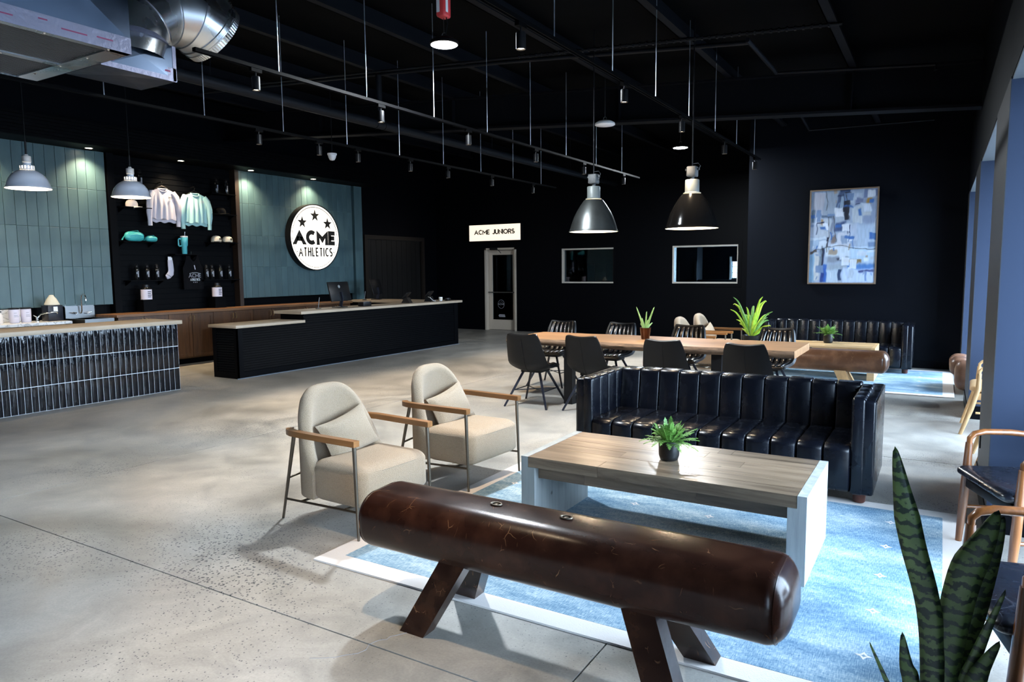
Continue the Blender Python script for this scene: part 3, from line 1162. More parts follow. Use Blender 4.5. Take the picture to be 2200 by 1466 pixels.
# rooms seen through the door and the interior windows
BR = (-4.98, -4.35, 1.33, 1.80)
struct(wall_holes('wall_rooms_back', -12.6, -2.97, 0, 3.2, [BR, (-9.3, -8.54, 1.37, 1.80)], 'Y', 20.0, 20.12, 'wall'))
struct(boxo('wall_rooms_side', (-6.35, YA + 0.14, 0, -6.23, 20.0, 3.2), 'wall'))
struct(boxo('wall_rooms_left', (-12.6, YA + 0.14, 0, -12.48, 20.0, 3.2), 'wall'))
struct(boxo('floor_rooms', (-12.6, YA + 0.24, -0.14, -2.97, 20.12, -0.001), 'concrete'))
struct(boxo('ceiling_rooms', (-12.6, YA + 0.14, 3.2, -2.97, 20.12, 3.3), 'ceil'))
struct(boxo('trim_1', (-12.4, 19.97, 1.62, -6.4, 19.99, 3.1), 'screenblue'))
wn = sempty('window_8')
m = MB()
for z in (1.33, 1.48, 1.64, 1.785):
    m.box(BR[0], 20.0, z, BR[1], 20.05, z + 0.015)
m.box(BR[0] - 0.0, 19.98, BR[2] - 0.03, BR[0] - 0.05, 20.0, BR[3] + 0.12)
m.build('window_frame', 'winframe', wn, smooth=False)
m = MB()
m.box(BR[0], 20.06, BR[2], BR[1], 20.066, BR[3])
m.build('pane', 'glass', wn, smooth=False)
wn = sempty('window_9')
m = MB()
m.box(-9.3, 20.06, 1.37, -8.54, 20.066, 1.80)
m.build('pane', glassmat('deep_blue_blind_glass', (0.006, 0.012, 0.022)), wn, smooth=False)
t = thing('shelving_rack', 'dark shelving rack seen through the left interior window', 'shelf', (-9.72, 18.9, 0))
for sx in (-0.45, 0.0, 0.45):
    for sy in (-0.2, 0.2):
        boxo('post', (sx - 0.015, sy - 0.015, 0, sx + 0.015, sy + 0.015, 1.9), 'steel', t)
for z in (0.3, 0.8, 1.35, 1.65):
    boxo('shelf_board', (-0.47, -0.22, z, 0.47, 0.22, z + 0.025), 'stainless', t)
t = thing('storage_cabinet', 'tall black cabinet behind the right half of the left interior window', 'cabinet', (-8.66, 19.3, 0))
boxo('cabinet_body', (-0.36, -0.25, 0, 0.36, 0.25, 1.78), 'plasticblack', t)
boxo('cabinet_door', (-0.35, -0.27, 0.05, -0.005, -0.25, 1.75), 'plasticblack', t)
boxo('cabinet_door', (0.005, -0.27, 0.05, 0.35, -0.25, 1.75), 'plasticblack', t)
t = thing('black_couch', 'dark couch in the room behind the right interior window', 'couch', (-4.85, 18.6, 0))
boxo('couch_seat', (-0.75, -0.4, 0.0, 0.75, 0.4, 0.5), 'fabricblack', t, 0.06)
boxo('couch_back', (-0.75, 0.2, 0.5, 0.75, 0.42, 1.32), 'fabricblack', t, 0.06)
boxo('couch_pillow', (0.1, 0.05, 0.52, 0.45, 0.2, 0.85), 'fabricblack', t, 0.05)
t = thing('tall_locker', 'tall dark locker with pale posts behind the right interior window', 'locker', (-5.88, 19.2, 0))
boxo('locker_body', (-0.3, -0.25, 0, 0.25, 0.25, 2.4), 'plasticblack', t)
for sx in (-0.28, 0.2):
    boxo('post', (sx, -0.28, 0, sx + 0.045, -0.25, 1.8), 'brownframe', t)

# --- dark plank door in the left wall
dr2 = sempty('door_2')
y0, y1, _, z1 = SIDE
m = MB()
m.box(-12.24, y0 - 0.04, 0, -12.18, y0 + 0.06, z1 + 0.06)
m.box(-12.24, y1 - 0.06, 0, -12.18, y1 + 0.04, z1 + 0.06)
m.box(-12.24, y0 + 0.06, z1 - 0.04, -12.18, y1 - 0.06, z1 + 0.06)
m.build('door_frame', 'brownframe', dr2, smooth=False)
n = 11
for i in range(n):
    a = y0 + 0.06 + (y1 - y0 - 0.12) * i / n
    b = y0 + 0.06 + (y1 - y0 - 0.12) * (i + 1) / n
    m = MB()
    m.box(-12.30, a + 0.004, 0.01, -12.26, b - 0.004, z1 - 0.05)
    m.build('plank', 'darkdoor', dr2, smooth=False)
boxo('door_light_blocker', (-12.34, y0, 0, -12.305, y1, z1), 'ink', dr2)  # added sheet that stops sky light leaking between the planks

# ------------------------------------------------------------------ left feature wall
XP = -12.0


def tile_mesh(name, wy, hz, tx, seed, wave, mat):
    r = random.Random(seed)
    ph = [r.uniform(0, 6.28) for _ in range(4)]
    m = MB()
    nu, nv = 3, 6
    W_ = nv + 1
    vs, fs = [], []
    for i in range(nu + 1):
        for j in range(nv + 1):
            u, v = i / nu, j / nv
            e = 0.0 if (0 < i < nu and 0 < j < nv) else 1.0
            d = wave * (sin(u * 5 + ph[0]) * sin(v * 7 + ph[1]) + 0.6 * sin(v * 15 + u * 4 + ph[2]))
            vs.append((tx * (0.55 if e else 1.0) + d * (1 - e), (u - 0.5) * wy, (v - 0.5) * hz))
    for i in range(nu):
        for j in range(nv):
            fs.append((i * W_ + j, (i + 1) * W_ + j, (i + 1) * W_ + j + 1, i * W_ + j + 1))
    k = len(vs)
    b4 = [0, nu * W_, nu * W_ + nv, nv]
    vs += [(0, vs[q][1], vs[q][2]) for q in b4]
    e0 = [i * W_ for i in range(nu + 1)]
    e1 = [nu * W_ + j for j in range(nv + 1)]
    e2 = [i * W_ + nv for i in range(nu, -1, -1)]
    e3 = [j for j in range(nv, -1, -1)]
    for q, e in enumerate((e0, e1, e2, e3)):
        fs.append(tuple(e[::-1]) + (k + q, k + (q + 1) % 4))
    m.add(vs, fs)
    me = m.mesh(name, 40)
    me.materials.append(MT[mat])
    return me


def flat_tile(name, wy, hz, tx, mat, bev=0.003):
    m = MB()
    y, z = wy / 2, hz / 2
    vs = [(0, -y, -z), (0, y, -z), (0, y, z), (0, -y, z), (tx - bev, -y, -z), (tx - bev, y, -z), (tx - bev, y, z), (tx - bev, -y, z),
          (tx, -y + bev, -z + bev), (tx, y - bev, -z + bev), (tx, y - bev, z - bev), (tx, -y + bev, z - bev)]
    fs = [(0, 3, 2, 1), (8, 9, 10, 11)]
    for q in range(4):
        w_ = (q + 1) % 4
        fs += [(q, w_, 4 + w_, 4 + q), (4 + q, 4 + w_, 8 + w_, 8 + q)]
    m.add(vs, fs)
    me = m.mesh(name, smooth=False)
    me.materials.append(MT[mat])
    return me


feature = struct(boxo('wall_left_feature', (-12.22, 3.0, 0, -12.14, 13.0, 3.62), 'blackpaint'))
PANELS = ((2.97, 6.83), (9.46, 12.62))
TW, TH, TG = 0.1545, 0.628, 0.004
tm = flat_tile('teal_tile', TW - TG, TH - TG, 0.012, 'tealtile')
for pi_, (y0, y1) in enumerate(PANELS):
    boxo('tile_backing', (-12.14, y0, 1.10, XP - 0.01, y1, 3.618), 'tealgrout', feature)
    n = int((y1 - y0 + 1e-4) / TW)
    off = (y1 - y0 - n * TW)
    for c in range(n):
        yc = y1 - TW * (c + 0.5)
        for r_ in range(4):
            link('teal_tile', tm, None, feature, (XP - 0.01, yc, 1.10 + TH * (r_ + 0.5)))
    if off > 0.02:
        tm2 = flat_tile('teal_tile', off - TG, TH - TG, 0.012, 'tealtile')
        for r_ in range(4):
            link('teal_tile', tm2, None, feature, (XP - 0.01, y0 + off / 2, 1.10 + TH * (r_ + 0.5)))
# teal end pilaster past the sign panel
boxo('pilaster', (-12.14, 12.70, 0.93, XP + 0.0, 12.96, 3.62), 'tealtile', feature)
# side trims of the merchandise bay
boxo('bay_trim', (-12.14, 6.85, 0.93, XP + 0.03, 6.97, 3.62), 'blackpaint', feature)
boxo('bay_trim', (-12.14, 9.36, 0.93, XP + 0.03, 9.45, 3.62), plain('bronze_edge_trim', (0.022, 0.012, 0.007), 0.5), feature)
nsl = 27
for i in range(nsl):
    z0 = 0.95 + (3.60 - 0.95) * i / nsl
    m = MB()
    m.box(-12.14, 6.98, z0 + 0.006, -12.115, 9.35, z0 + (3.60 - 0.95) / nsl - 0.006)
    m.build('slatwall_board', 'blackpaint', feature, smooth=False)
# soffit over the feature wall with a grooved fascia
sof = sempty('trim_2')
boxo('soffit_body', (-12.22, 2.9, 3.62, -11.50, 13.06, 3.98), 'blackpaint', sof)
for i in range(7):
    z0 = 3.625 + i * 0.05
    boxo('fascia_reed', (-11.50, 2.9, z0, -11.475, 13.06, z0 + 0.038), 'blackpaint', sof)
names = ['second recessed downlight from the left, above the teal tiles', 'recessed downlight above the merchandise bay',
         'recessed downlight above the left edge of the round sign panel', 'recessed downlight right above the round sign']
for i, y in enumerate((4.87, 6.485, 8.10, 9.615, 11.25)):
    lab = 'recessed downlight above the wall end left of the first pendant' if i == 0 else names[i - 1]
    t = thing('recessed_downlight', lab, 'downlight', (-11.80, y, 3.62), 0, 'downlights over the feature wall')
    m = MB()
    m.lathe([(0.045, -0.002), (0.062, -0.004), (0.062, 0.0), (0.045, 0.0), (0.045, -0.002)], 24, caps=False)
    m.build('trim_ring', 'white', t)
    m = MB()
    m.lathe([(0.0, -0.0015), (0.045, -0.0015)], 24)
    m.build('lens', 'downlens', t)
    add_light('downlight_lamp', 'SPOT', (0, 0, -0.01), DOWN_W, WARM2, t, angle=115, blend=1.0, soft=0.04, rot=(0, radians(4), 0))

# ================================================================== LEFT SIDE: bar, counters, cabinets
# tiled bar
XB = -9.05
bar = thing('tiled_bar', 'bar front clad in glossy black vertical tiles with pale grout', 'bar', (XB, 4.5, 0))
boxo('bar_core', (-0.62, -1.6, 0, -0.008, 1.508, 0.905), 'blackpaint', bar)
boxo('grout_bed', (-0.008, -1.6, 0.0, 0.0, 1.516, 0.912), 'grout', bar)
tmesh = [tile_mesh('black_tile', 0.0757 - 0.006, 0.3035 - 0.007, 0.009, s, 0.0012, 'blacktile') for s in range(6)]
for c in range(41):
    yc = 1.514 - 0.0757 * (c + 0.5)
    for r_ in range(3):
        link('black_tile', tmesh[rnd.randrange(6)], None, bar, (0.0, yc, 0.304 * (r_ + 0.5)))
bt = MB()
bt.rbox((-9.36, 4.49, 0.94), (0.37, 1.57, 0.026), 0.006, 3)
tag(bt.build('bar_worktop', 'quartz', sharp=50), 'long pale worktop lying on the black tiled bar', 'worktop')

# reception counter: lower and upper sections
XC = -9.07
rc = thing('reception_counter', 'long black reception counter with louvred front and raised end', 'counter', (XC, 7.0, 0))
boxo('counter_body_low', (-0.56, 0.02, 0, -0.02, 1.33, 0.775), 'blackpaint', rc)
boxo('counter_body_high', (-0.56, 1.33, 0, -0.02, 5.72, 0.915), 'blackpaint', rc)
boxo('counter_return', (-2.6, 5.12, 0, -0.56, 5.68, 0.915), 'blackpaint', rc)
boxo('plinth', (-0.02, 0.0, 0, 0.0, 5.74, 0.10), 'blackpaint', rc)
boxo('end_stile', (-0.02, 0.0, 0.10, 0.0, 0.10, 0.775), 'blackpaint', rc)
boxo('end_stile', (-0.02, 5.60, 0.10, 0.0, 5.74, 0.915), 'blackpaint', rc)
boxo('top_rail', (-0.02, 0.10, 0.745, 0.0, 1.33, 0.775), 'blackpaint', rc)
boxo('top_rail', (-0.02, 1.33, 0.885, 0.0, 5.60, 0.915), 'blackpaint', rc)


def louvre(L0, L1, z0, z1):
    m = MB()
    m.add([(-0.02, L0, z0), (-0.02, L1, z0), (-0.002, L1, z0 + 0.004), (-0.002, L0, z0 + 0.004), (-0.016, L0, z1), (-0.016, L1, z1), (-0.02, L1, z1), (-0.02, L0, z1)],
          [(0, 1, 2, 3), (3, 2, 5, 4), (4, 5, 6, 7), (0, 3, 4, 7), (1, 6, 5, 2)])
    return m


NL = 17
for i in range(NL):
    z0 = 0.105 + i * 0.0375
    louvre(0.10, 5.60, z0, z0 + 0.036).build('louvre_slat', 'blackpaint', rc, smooth=False)
for i in range(3):
    z0 = 0.105 + (NL + i) * 0.0375 + 0.02
    louvre(1.33, 5.60, z0, z0 + 0.036).build('louvre_slat', 'blackpaint', rc, smooth=False)
boxo('end_panel', (-0.58, -0.0, 0, -0.0, 0.02, 0.10), 'blackpaint', rc)
for a, b in ((-0.58, -0.50), (-0.08, 0.0)):
    boxo('end_stile', (a, 0.0, 0.10, b, 0.02, 0.775), 'blackpaint', rc)
for i in range(17):
    z0 = 0.105 + i * 0.0375
    m = MB()
    m.add([(-0.50, 0.02, z0), (-0.08, 0.02, z0), (-0.08, 0.002, z0 + 0.004), (-0.50, 0.002, z0 + 0.004),
           (-0.50, 0.016, z0 + 0.036), (-0.08, 0.016, z0 + 0.036), (-0.08, 0.02, z0 + 0.036), (-0.50, 0.02, z0 + 0.036)],
          [(0, 3, 2, 1), (3, 4, 5, 2), (4, 7, 6, 5)])
    m.build('louvre_slat', 'blackpaint', rc, smooth=False)
boxo('floor_skirt', (0.0, -0.03, 0.0, 0.012, 5.76, 0.012), 'joint', rc)
m = MB()
m.rbox((-9.36, 7.642, 0.7975), (0.33, 0.682, 0.0225), 0.005, 3)
tag(m.build('counter_worktop', 'quartz', sharp=50), 'short low pale worktop at the near end of the reception counter', 'worktop')
m = MB()
m.prism([(-9.03, 8.24), (-9.03, 12.86), (-11.70, 12.86), (-11.70, 12.08), (-9.69, 12.08), (-9.69, 8.24)], 0.916, 0.962)
tag(m.build('counter_worktop', 'quartz', smooth=False), 'long raised pale worktop of the reception counter with monitors on it', 'worktop')

# low wooden cabinets along the feature wall
labs = ['first', 'second', 'third', 'fourth', 'fifth', 'sixth']
cw = 0.885
cabs = []
for i in range(6):
    y0 = 6.56 + i * cw
    lab = 'brown wooden base cabinet along the black wall, %s from the sink' % labs[i]
    if i == 0:
        t = thing('base_cabinet', lab, 'cabinet', (-11.42, y0, 0), 0, 'base cabinets along the feature wall')
        boxo('cabinet_body', (-0.58, 0, 0.10, -0.02, cw - 0.004, 0.905), 'cabinet', t)
        boxo('toe_kick', (-0.5, 0, 0.0, -0.07, cw - 0.004, 0.10), 'blackpaint', t)
        for k in range(2):
            a, b = 0.004 + k * cw / 2, (k + 1) * cw / 2 - 0.004
            m = MB()
            m.box(-0.02, a, 0.12, -0.008, b, 0.90)
            for (p, q, r_, s_) in ((a, a + 0.06, 0.12, 0.90), (b - 0.06, b, 0.12, 0.90), (a + 0.06, b - 0.06, 0.84, 0.90), (a + 0.06, b - 0.06, 0.12, 0.18)):
                m.box(-0.008, p, r_, 0.0, q, s_)
            d = m.build('cabinet_door', 'cabinet', t, smooth=False)
            yh = b - 0.03 if k == 0 else a + 0.03
            m = MB()
            m.tube([(0.0, yh, 0.76), (0.025, yh, 0.76), (0.025, yh, 0.86), (0.0, yh, 0.86)], 0.005, 6)
            m.build('handle', 'brass', d)
        cabs.append(t)
    else:
        t = copy_tree(cabs[0])
        t.location = (-11.42, y0, 0)
        t['label'] = lab
boxt = MB()
boxt.box(-12.0, 6.52, 0.906, -11.38, 11.90, 0.945)
tag(boxt.build('cabinet_worktop', 'cabtop', smooth=False), 'brown wooden worktop along the cabinets under the merchandise wall', 'worktop')

# back bar: marble counter, sink
t = thing('back_bar', 'white marble back bar behind the tiled bar', 'counter', (-11.4, 4.4, 0))
boxo('back_bar_body', (-0.55, -1.4, 0, -0.03, 1.42, 0.86), 'blackpaint', t)
boxo('marble_top', (-0.60, -1.42, 0.86, 0.0, 1.44, 0.90), 'marble', t)
tag(boxo('marble_backsplash', (-12.135, 2.98, 0.905, -12.0, 5.48, 1.09), 'marble'), 'white veined marble backsplash behind the canisters', 'backsplash')
t = thing('wall_sink', 'stainless hand sink with backsplash below the teal tiles', 'sink', (-11.42, 6.27, 0))
m = MB()
m.box(-0.58, -0.23, 0.90, -0.56, 0.23, 1.09)
m.box(-0.58, -0.23, 1.09, -0.63, 0.23, 1.13)
m.build('backsplash', 'stainless', t, smooth=False)
m = MB()
m.box(-0.58, -0.23, 0.80, 0.0, -0.20, 0.905)
m.box(-0.58, 0.20, 0.80, 0.0, 0.23, 0.905)
m.box(-0.03, -0.20, 0.80, 0.0, 0.20, 0.905)
m.box(-0.58, -0.20, 0.76, -0.03, 0.20, 0.80)
m.build('basin', 'stainless', t, smooth=False)
m = MB()
m.cyl((-0.3, 0, 0), (-0.3, 0, 0.76), 0.05)
m.build('drain_pedestal', 'stainless', t)
m = MB()
m.tube([(-0.56, 0, 0.985), (-0.53, 0, 0.985), (-0.51, 0, 1.02), (-0.51, 0, 1.22)] +
       [(-0.44 - 0.07 * cos(a), 0, 1.22 + 0.07 * sin(a)) for a in [pi * i / 8 for i in range(1, 9)]] + [(-0.37, 0, 1.18)], 0.011, 8)
m.build('spout', 'chrome', t)
for s in (-1, 1):
    m = MB()
    m.cyl((-0.56, s * 0.09, 0.985), (-0.50, s * 0.09, 0.985), 0.018)
    m.cyl((-0.50, s * 0.09, 0.985), (-0.49, s * 0.15, 1.0), 0.008)
    m.build('tap_handle', 'chrome', t)

# things on the back bar
for i, (y, lab) in enumerate(((5.20, 'pale canister with print beside a second one on the marble back bar'), (5.36, 'right one of two pale canisters beside the bar tap'))):
    t = thing('canister', lab, 'canister', (-11.75, y, 0.90), 0, 'canisters on the back bar')
    m = MB()
    m.lathe([(0.055, 0), (0.066, 0.01), (0.07, 0.19), (0.066, 0.2), (0.0, 0.2)], 20)
    m.build('canister_body', 'labelwhite', t)
    m = MB()
    m.lathe([(0.068, 0.2), (0.072, 0.205), (0.072, 0.222), (0.0, 0.226)], 20)
    m.build('canister_lid', 'plasticblack', t)
    m = MB()
    for k, z in enumerate((0.09, 0.11, 0.145)):
        m.box(0.0705, -0.03, z, 0.0715, 0.03 - 0.01 * k, z + 0.006)
    m.build('print', 'inkgrey', t, smooth=False)
t = thing('bar_tap', 'chrome angled tap standing on the marble back bar', 'tap', (-11.7, 5.49, 0.90))
m = MB()
m.lathe([(0.03, 0), (0.03, 0.01), (0.016, 0.02), (0.016, 0.07), (0.0, 0.075)], 14)
m.build('tap_base', 'chrome', t)
m = MB()
m.tube([(0, 0, 0.05), (0.02, 0.04, 0.11), (0.06, 0.09, 0.125), (0.125, 0.2, 0.145), (0.13, 0.225, 0.14), (0.13, 0.23, 0.11)], 0.011, 8)
m.build('tap_spout', 'chrome', t)
m = MB()
m.cyl((0, 0, 0.07), (0.0, -0.05, 0.10), 0.007)
m.build('tap_lever', 'chrome', t)
t = thing('grinder', 'dark blue grinder box topped by a pale paper hopper', 'grinder', (-11.72, 5.72, 0.90))
m = MB()
m.rbox((0, 0, 0.12), (0.10, 0.11, 0.12), 0.008, 3)
m.build('grinder_body', 'bluemetal', t, sharp=60)
m = MB()
m.lathe([(0.10, 0.242), (0.105, 0.25), (0.07, 0.33), (0.035, 0.38), (0.03, 0.395), (0.0, 0.4)], 18)
m.build('paper_hopper', 'sack', t)
m = MB()
m.box(0.1, -0.03, 0.13, 0.102, 0.03, 0.22)
m.build('dial_plate', 'whiteplastic', t, smooth=False)
t = thing('glass_jar', 'clear jar with pale contents at the left end of the back bar', 'jar', (-11.72, 4.98, 0.90))
m = MB()
m.lathe([(0.05, 0), (0.056, 0.01), (0.056, 0.13), (0.04, 0.15), (0.04, 0.165)], 18)
m.build('jar_body', 'porcelain', t)
m = MB()
m.lathe([(0.045, 0.165), (0.045, 0.185), (0.0, 0.19)], 18)
m.build('jar_lid', 'chrome', t)

# things on the reception counter
def monitor(name, loc, rz, label, back_badge=True):
    t = thing(name, label, 'monitor', loc, rz, 'monitors on the reception counter')
    Mx = Matrix.Translation((0, 0, 0.29)) @ Matrix.Rotation(radians(-14), 4, 'Y')
    m = MB()
    m.rbox((0, 0, 0), (0.014, 0.29, 0.18), 0.006, 3, Mx)
    m.build('screen_housing', 'plasticblack', t, sharp=60)
    m = MB()
    m.add([(-0.0145, -0.28, -0.17), (-0.0145, 0.28, -0.17), (-0.0145, 0.28, 0.17), (-0.0145, -0.28, 0.17)], [(3, 2, 1, 0)], Mx)
    m.build('screen', 'glossblack', t, smooth=False)
    m = MB()
    m.bar([(0.03, 0, 0.28), (0.05, 0, 0.16), (0.02, 0, 0.02)], 0.06, 0.02, up=(0, 1, 0))
    m.build('stand_neck', 'bluemetal', t, smooth=False)
    m = MB()
    m.rbox((0, 0, 0.008), (0.09, 0.12, 0.008), 0.006, 3)
    m.build('stand_foot', 'plasticblack', t, sharp=60)
    if back_badge:
        m = MB()
        ribbon(m, arc(0, 0.09, 0.024, 0.024, 0, 360, 24), 0.0025, Mx @ frame_M((0.0145, 0, 0), (0, 1, 0), (0, 0, 1)), 0, 0.001)
        m.box(-0.014, 0.084, 0, 0.014, 0.096, 0.001, Mx @ frame_M((0.0145, 0, 0), (0, 1, 0), (0, 0, 1)))
        m.build('round_badge', 'inkwhite', t, smooth=False)
    return t


monitor('monitor', (-9.42, 9.52, 0.962), 0.12, 'dark monitor seen from behind on the reception counter')
monitor('monitor', (-11.2, 12.5, 0.962), radians(20), 'smaller looking monitor turned sideways on the counter return', False)
for (x, y, lab) in ((-9.45, 9.02, 'slim upright pen stand left of the front monitor'), (-11.25, 12.15, 'slim upright pen stand beside the sideways monitor')):
    t = thing('pen_stand', lab, 'pen stand', (x, y, 0.962), 0, 'pen stands on the counter')
    m = MB()
    m.lathe([(0.05, 0), (0.05, 0.012), (0.0, 0.016)], 16)
    m.build('base', 'plasticblack', t)
    m = MB()
    m.cyl((0, 0, 0.01), (0.015, 0.02, 0.2), 0.005, 0.007, 8)
    m.build('pen', 'stainless', t)
t = thing('receipt_printer', 'low black printer box on the counter beside the monitor', 'printer', (-9.3, 10.05, 0.962))
m = MB()
m.rbox((0, 0, 0.04), (0.07, 0.11, 0.04), 0.008, 3)
m.build('printer_body', 'plasticblack', t, sharp=60)
boxo('paper_slot', (0.02, -0.08, 0.078, 0.035, 0.08, 0.083), 'inkgrey', t)
for (y, lab, rz) in ((11.35, 'black desk phone on the counter, left of the tablet stand', 0.3), (12.1, 'black tablet stand with a white cable at the far end of the counter', 0.2)):
    t = thing('desk_terminal', lab, 'terminal', (-9.35, y, 0.962), rz)
    m = MB()
    m.add([(-0.09, -0.09, 0), (0.09, -0.09, 0), (0.09, 0.09, 0), (-0.09, 0.09, 0), (-0.03, -0.08, 0.11), (0.03, -0.08, 0.11), (0.03, 0.08, 0.11), (-0.03, 0.08, 0.11)],
          [(3, 2, 1, 0), (4, 5, 6, 7), (0, 1, 5, 4), (1, 2, 6, 5), (2, 3, 7, 6), (3, 0, 4, 7)])
    m.build('terminal_base', 'plasticblack', t, smooth=False)
    m = MB()
    m.rbox((0, 0, 0), (0.09, 0.11, 0.012), 0.008, 3, Matrix.Translation((-0.01, 0, 0.15)) @ Matrix.Rotation(radians(-48), 4, 'Y'))
    m.build('terminal_screen', 'plasticblack', t, sharp=60)
    if y > 12:
        m = MB()
        m.tube([(0.02, -0.1, 0.1), (0.07, -0.12, 0.09), (0.1, -0.03, 0.02), (0.12, 0.05, 0.008)], 0.006, 6)
        m.build('cable', 'rubber', t)
t = thing('card_cup', 'small white and tan cup at the far end of the counter', 'cup', (-9.25, 12.36, 0.962))
m = MB()
m.lathe([(0.03, 0), (0.036, 0.005), (0.042, 0.085), (0.038, 0.085), (0.032, 0.02), (0.0, 0.02)], 18)
m.build('cup_body', 'whiteplastic', t)
m = MB()
m.lathe([(0.0395, 0.03), (0.0415, 0.03), (0.0435, 0.06), (0.0415, 0.06)], 18)
m.build('cup_sleeve', 'capcream', t)
t = thing('card_reader', 'small dark card reader with pale screen beside the cup', 'card reader', (-9.22, 12.58, 0.962))
m = MB()
m.rbox((0, 0, 0.025), (0.045, 0.06, 0.025), 0.012, 3)
m.build('reader_body', 'plasticblack', t, sharp=60)
boxo('reader_screen', (-0.02, -0.03, 0.05, 0.03, 0.03, 0.052), 'labelwhite', t)

# ------------------------------------------------------------------ signs
sg = thing('round_sign', 'round lit sign with three stars on the teal panel', 'sign', (XP + 0.002, 11.30, 2.365))
m = MB()
Rm = Matrix.Rotation(radians(90), 4, 'Y')
m.lathe([(0.0, 0.0), (0.715, 0.0), (0.722, 0.004), (0.722, 0.16), (0.700, 0.16), (0.700, 0.145), (0.0, 0.145)], 72, M=Rm)
m.build('sign_can', 'blackmetal', sg)
m = MB()
m.lathe([(0.0, 0.152), (0.700, 0.152)], 72, M=Rm)
m.build('sign_face', 'signface', sg)
MS = frame_M((0.153, 0, 0), (0, 1, 0), (0, 0, 1))
m = MB()
ribbon(m, arc(0, 0, 0.655, 0.655, 0, 360, 80), 0.006, MS, 0, 0.003)
m.build('sign_ring', 'ink', sg, smooth=False)
for (y, z, r_) in ((0.0, 0.472, 0.138), (-0.368, 0.312, 0.138), (0.368, 0.312, 0.138)):
    m = MB()
    m.prism([(p[0] + y, p[1] + z) for p in star_poly(r_)], 0, 0.003, MS)
    m.build('star', 'ink', sg, smooth=False)
letters('ACME', 0.318, 0.047, frame_M((0.153, 0, -0.005), (0, 1, 0), (0, 0, 1)), 'ink', sg, 0.79, 0.098)
letters('.ATHLETICS.', 0.20, 0.0165, frame_M((0.153, 0, -0.318), (0, 1, 0), (0, 0, 1)), 'ink', sg, 0.48, 0.050)

js = thing('door_sign', 'lit rectangular sign reading ACME JUNIORS above the far door', 'sign', (-10.17, YA - 0.02, 2.385))
boxo('sign_box', (-0.80, -0.14, 0.0, 0.80, 0.02, 0.43), 'blackmetal', js)
boxo('sign_face', (-0.795, -0.148, 0.005, 0.795, -0.14, 0.425), 'signface2', js)
letters('ACME JUNIORS', 0.13, 0.0135, frame_M((0, -0.149, 0.235), (1, 0, 0), (0, 0, 1)), 'ink', js, 0.86, 0.03)

# ================================================================== MERCHANDISE on the slat wall
XS = -12.115   # face of the slat wall


def wall_shelf(y0, y1, z, lab):
    t = thing('wall_shelf', lab, 'shelf', (XS, (y0 + y1) / 2, z - 0.02), 0, 'black shelves on the slat wall')
    w_ = (y1 - y0) / 2
    boxo('shelf_board', (0, -w_, 0, 0.22, w_, 0.015), 'blackpaint', t)
    for s in (-1, 1):
        m = MB()
        m.add([(0, s * (w_ - 0.03) - 0.006, -0.08), (0, s * (w_ - 0.03) + 0.006, -0.08), (0, s * (w_ - 0.03) + 0.006, 0), (0, s * (w_ - 0.03) - 0.006, 0),
               (0.18, s * (w_ - 0.03) - 0.006, 0), (0.18, s * (w_ - 0.03) + 0.006, 0)], [(0, 1, 2, 3), (0, 4, 5, 1), (0, 3, 4), (1, 5, 2), (3, 2, 5, 4)])
        m.build('bracket', 'blackpaint', t, smooth=False)
    return t


SH = [(7.06, 7.62, 3.09, 'black wall shelf holding the tall bottle behind the hanging lamp'), (8.78, 9.32, 3.13, 'black wall shelf under two glossy bottles, top right of the slat wall'),
      (7.06, 7.56, 2.755, 'black wall shelf under the pale pink cap'), (8.78, 9.32, 2.74, 'black wall shelf under the black cap'),
      (7.02, 7.62, 2.17, 'black wall shelf under the teal bags'), (7.95, 8.45, 1.965, 'black wall shelf under the teal tumbler'),
      (8.72, 9.32, 2.20, 'black wall shelf under the two cream caps'), (7.10, 7.76, 1.50, 'black wall shelf under three glossy bottles, lower left of the slat wall'),
      (8.52, 9.32, 1.49, 'black wall shelf under four glossy bottles, lower right of the slat wall')]
for a in SH:
    wall_shelf(*a)


def bottle(y, z, h, r_, lab, grp):
    t = thing('bottle', lab, 'bottle', (XS + 0.12, y, z - 0.005), 0, grp)
    m = MB()
    m.lathe([(r_ * 0.9, 0), (r_, 0.008), (r_, h * 0.72), (r_ * 0.85, h * 0.8), (r_ * 0.55, h * 0.84)], 18)
    m.build('bottle_body', 'glossblack', t)
    m = MB()
    m.lathe([(r_ * 0.62, h * 0.84), (r_ * 0.62, h * 0.95), (r_ * 0.4, h), (0, h)], 16)
    m.tube([(0, -r_ * 0.5, h * 0.95), (0, -r_ * 0.3, h * 1.06), (0, r_ * 0.3, h * 1.06), (0, r_ * 0.5, h * 0.95)], 0.006, 6)
    m.build('bottle_cap', 'plasticblack', t)
    m = MB()
    m.box(r_ + 0.0004, -r_ * 0.25, h * 0.2, r_ + 0.0014, r_ * 0.25, h * 0.6)
    m.build('bottle_print', 'inkgrey', t, smooth=False)
    return t


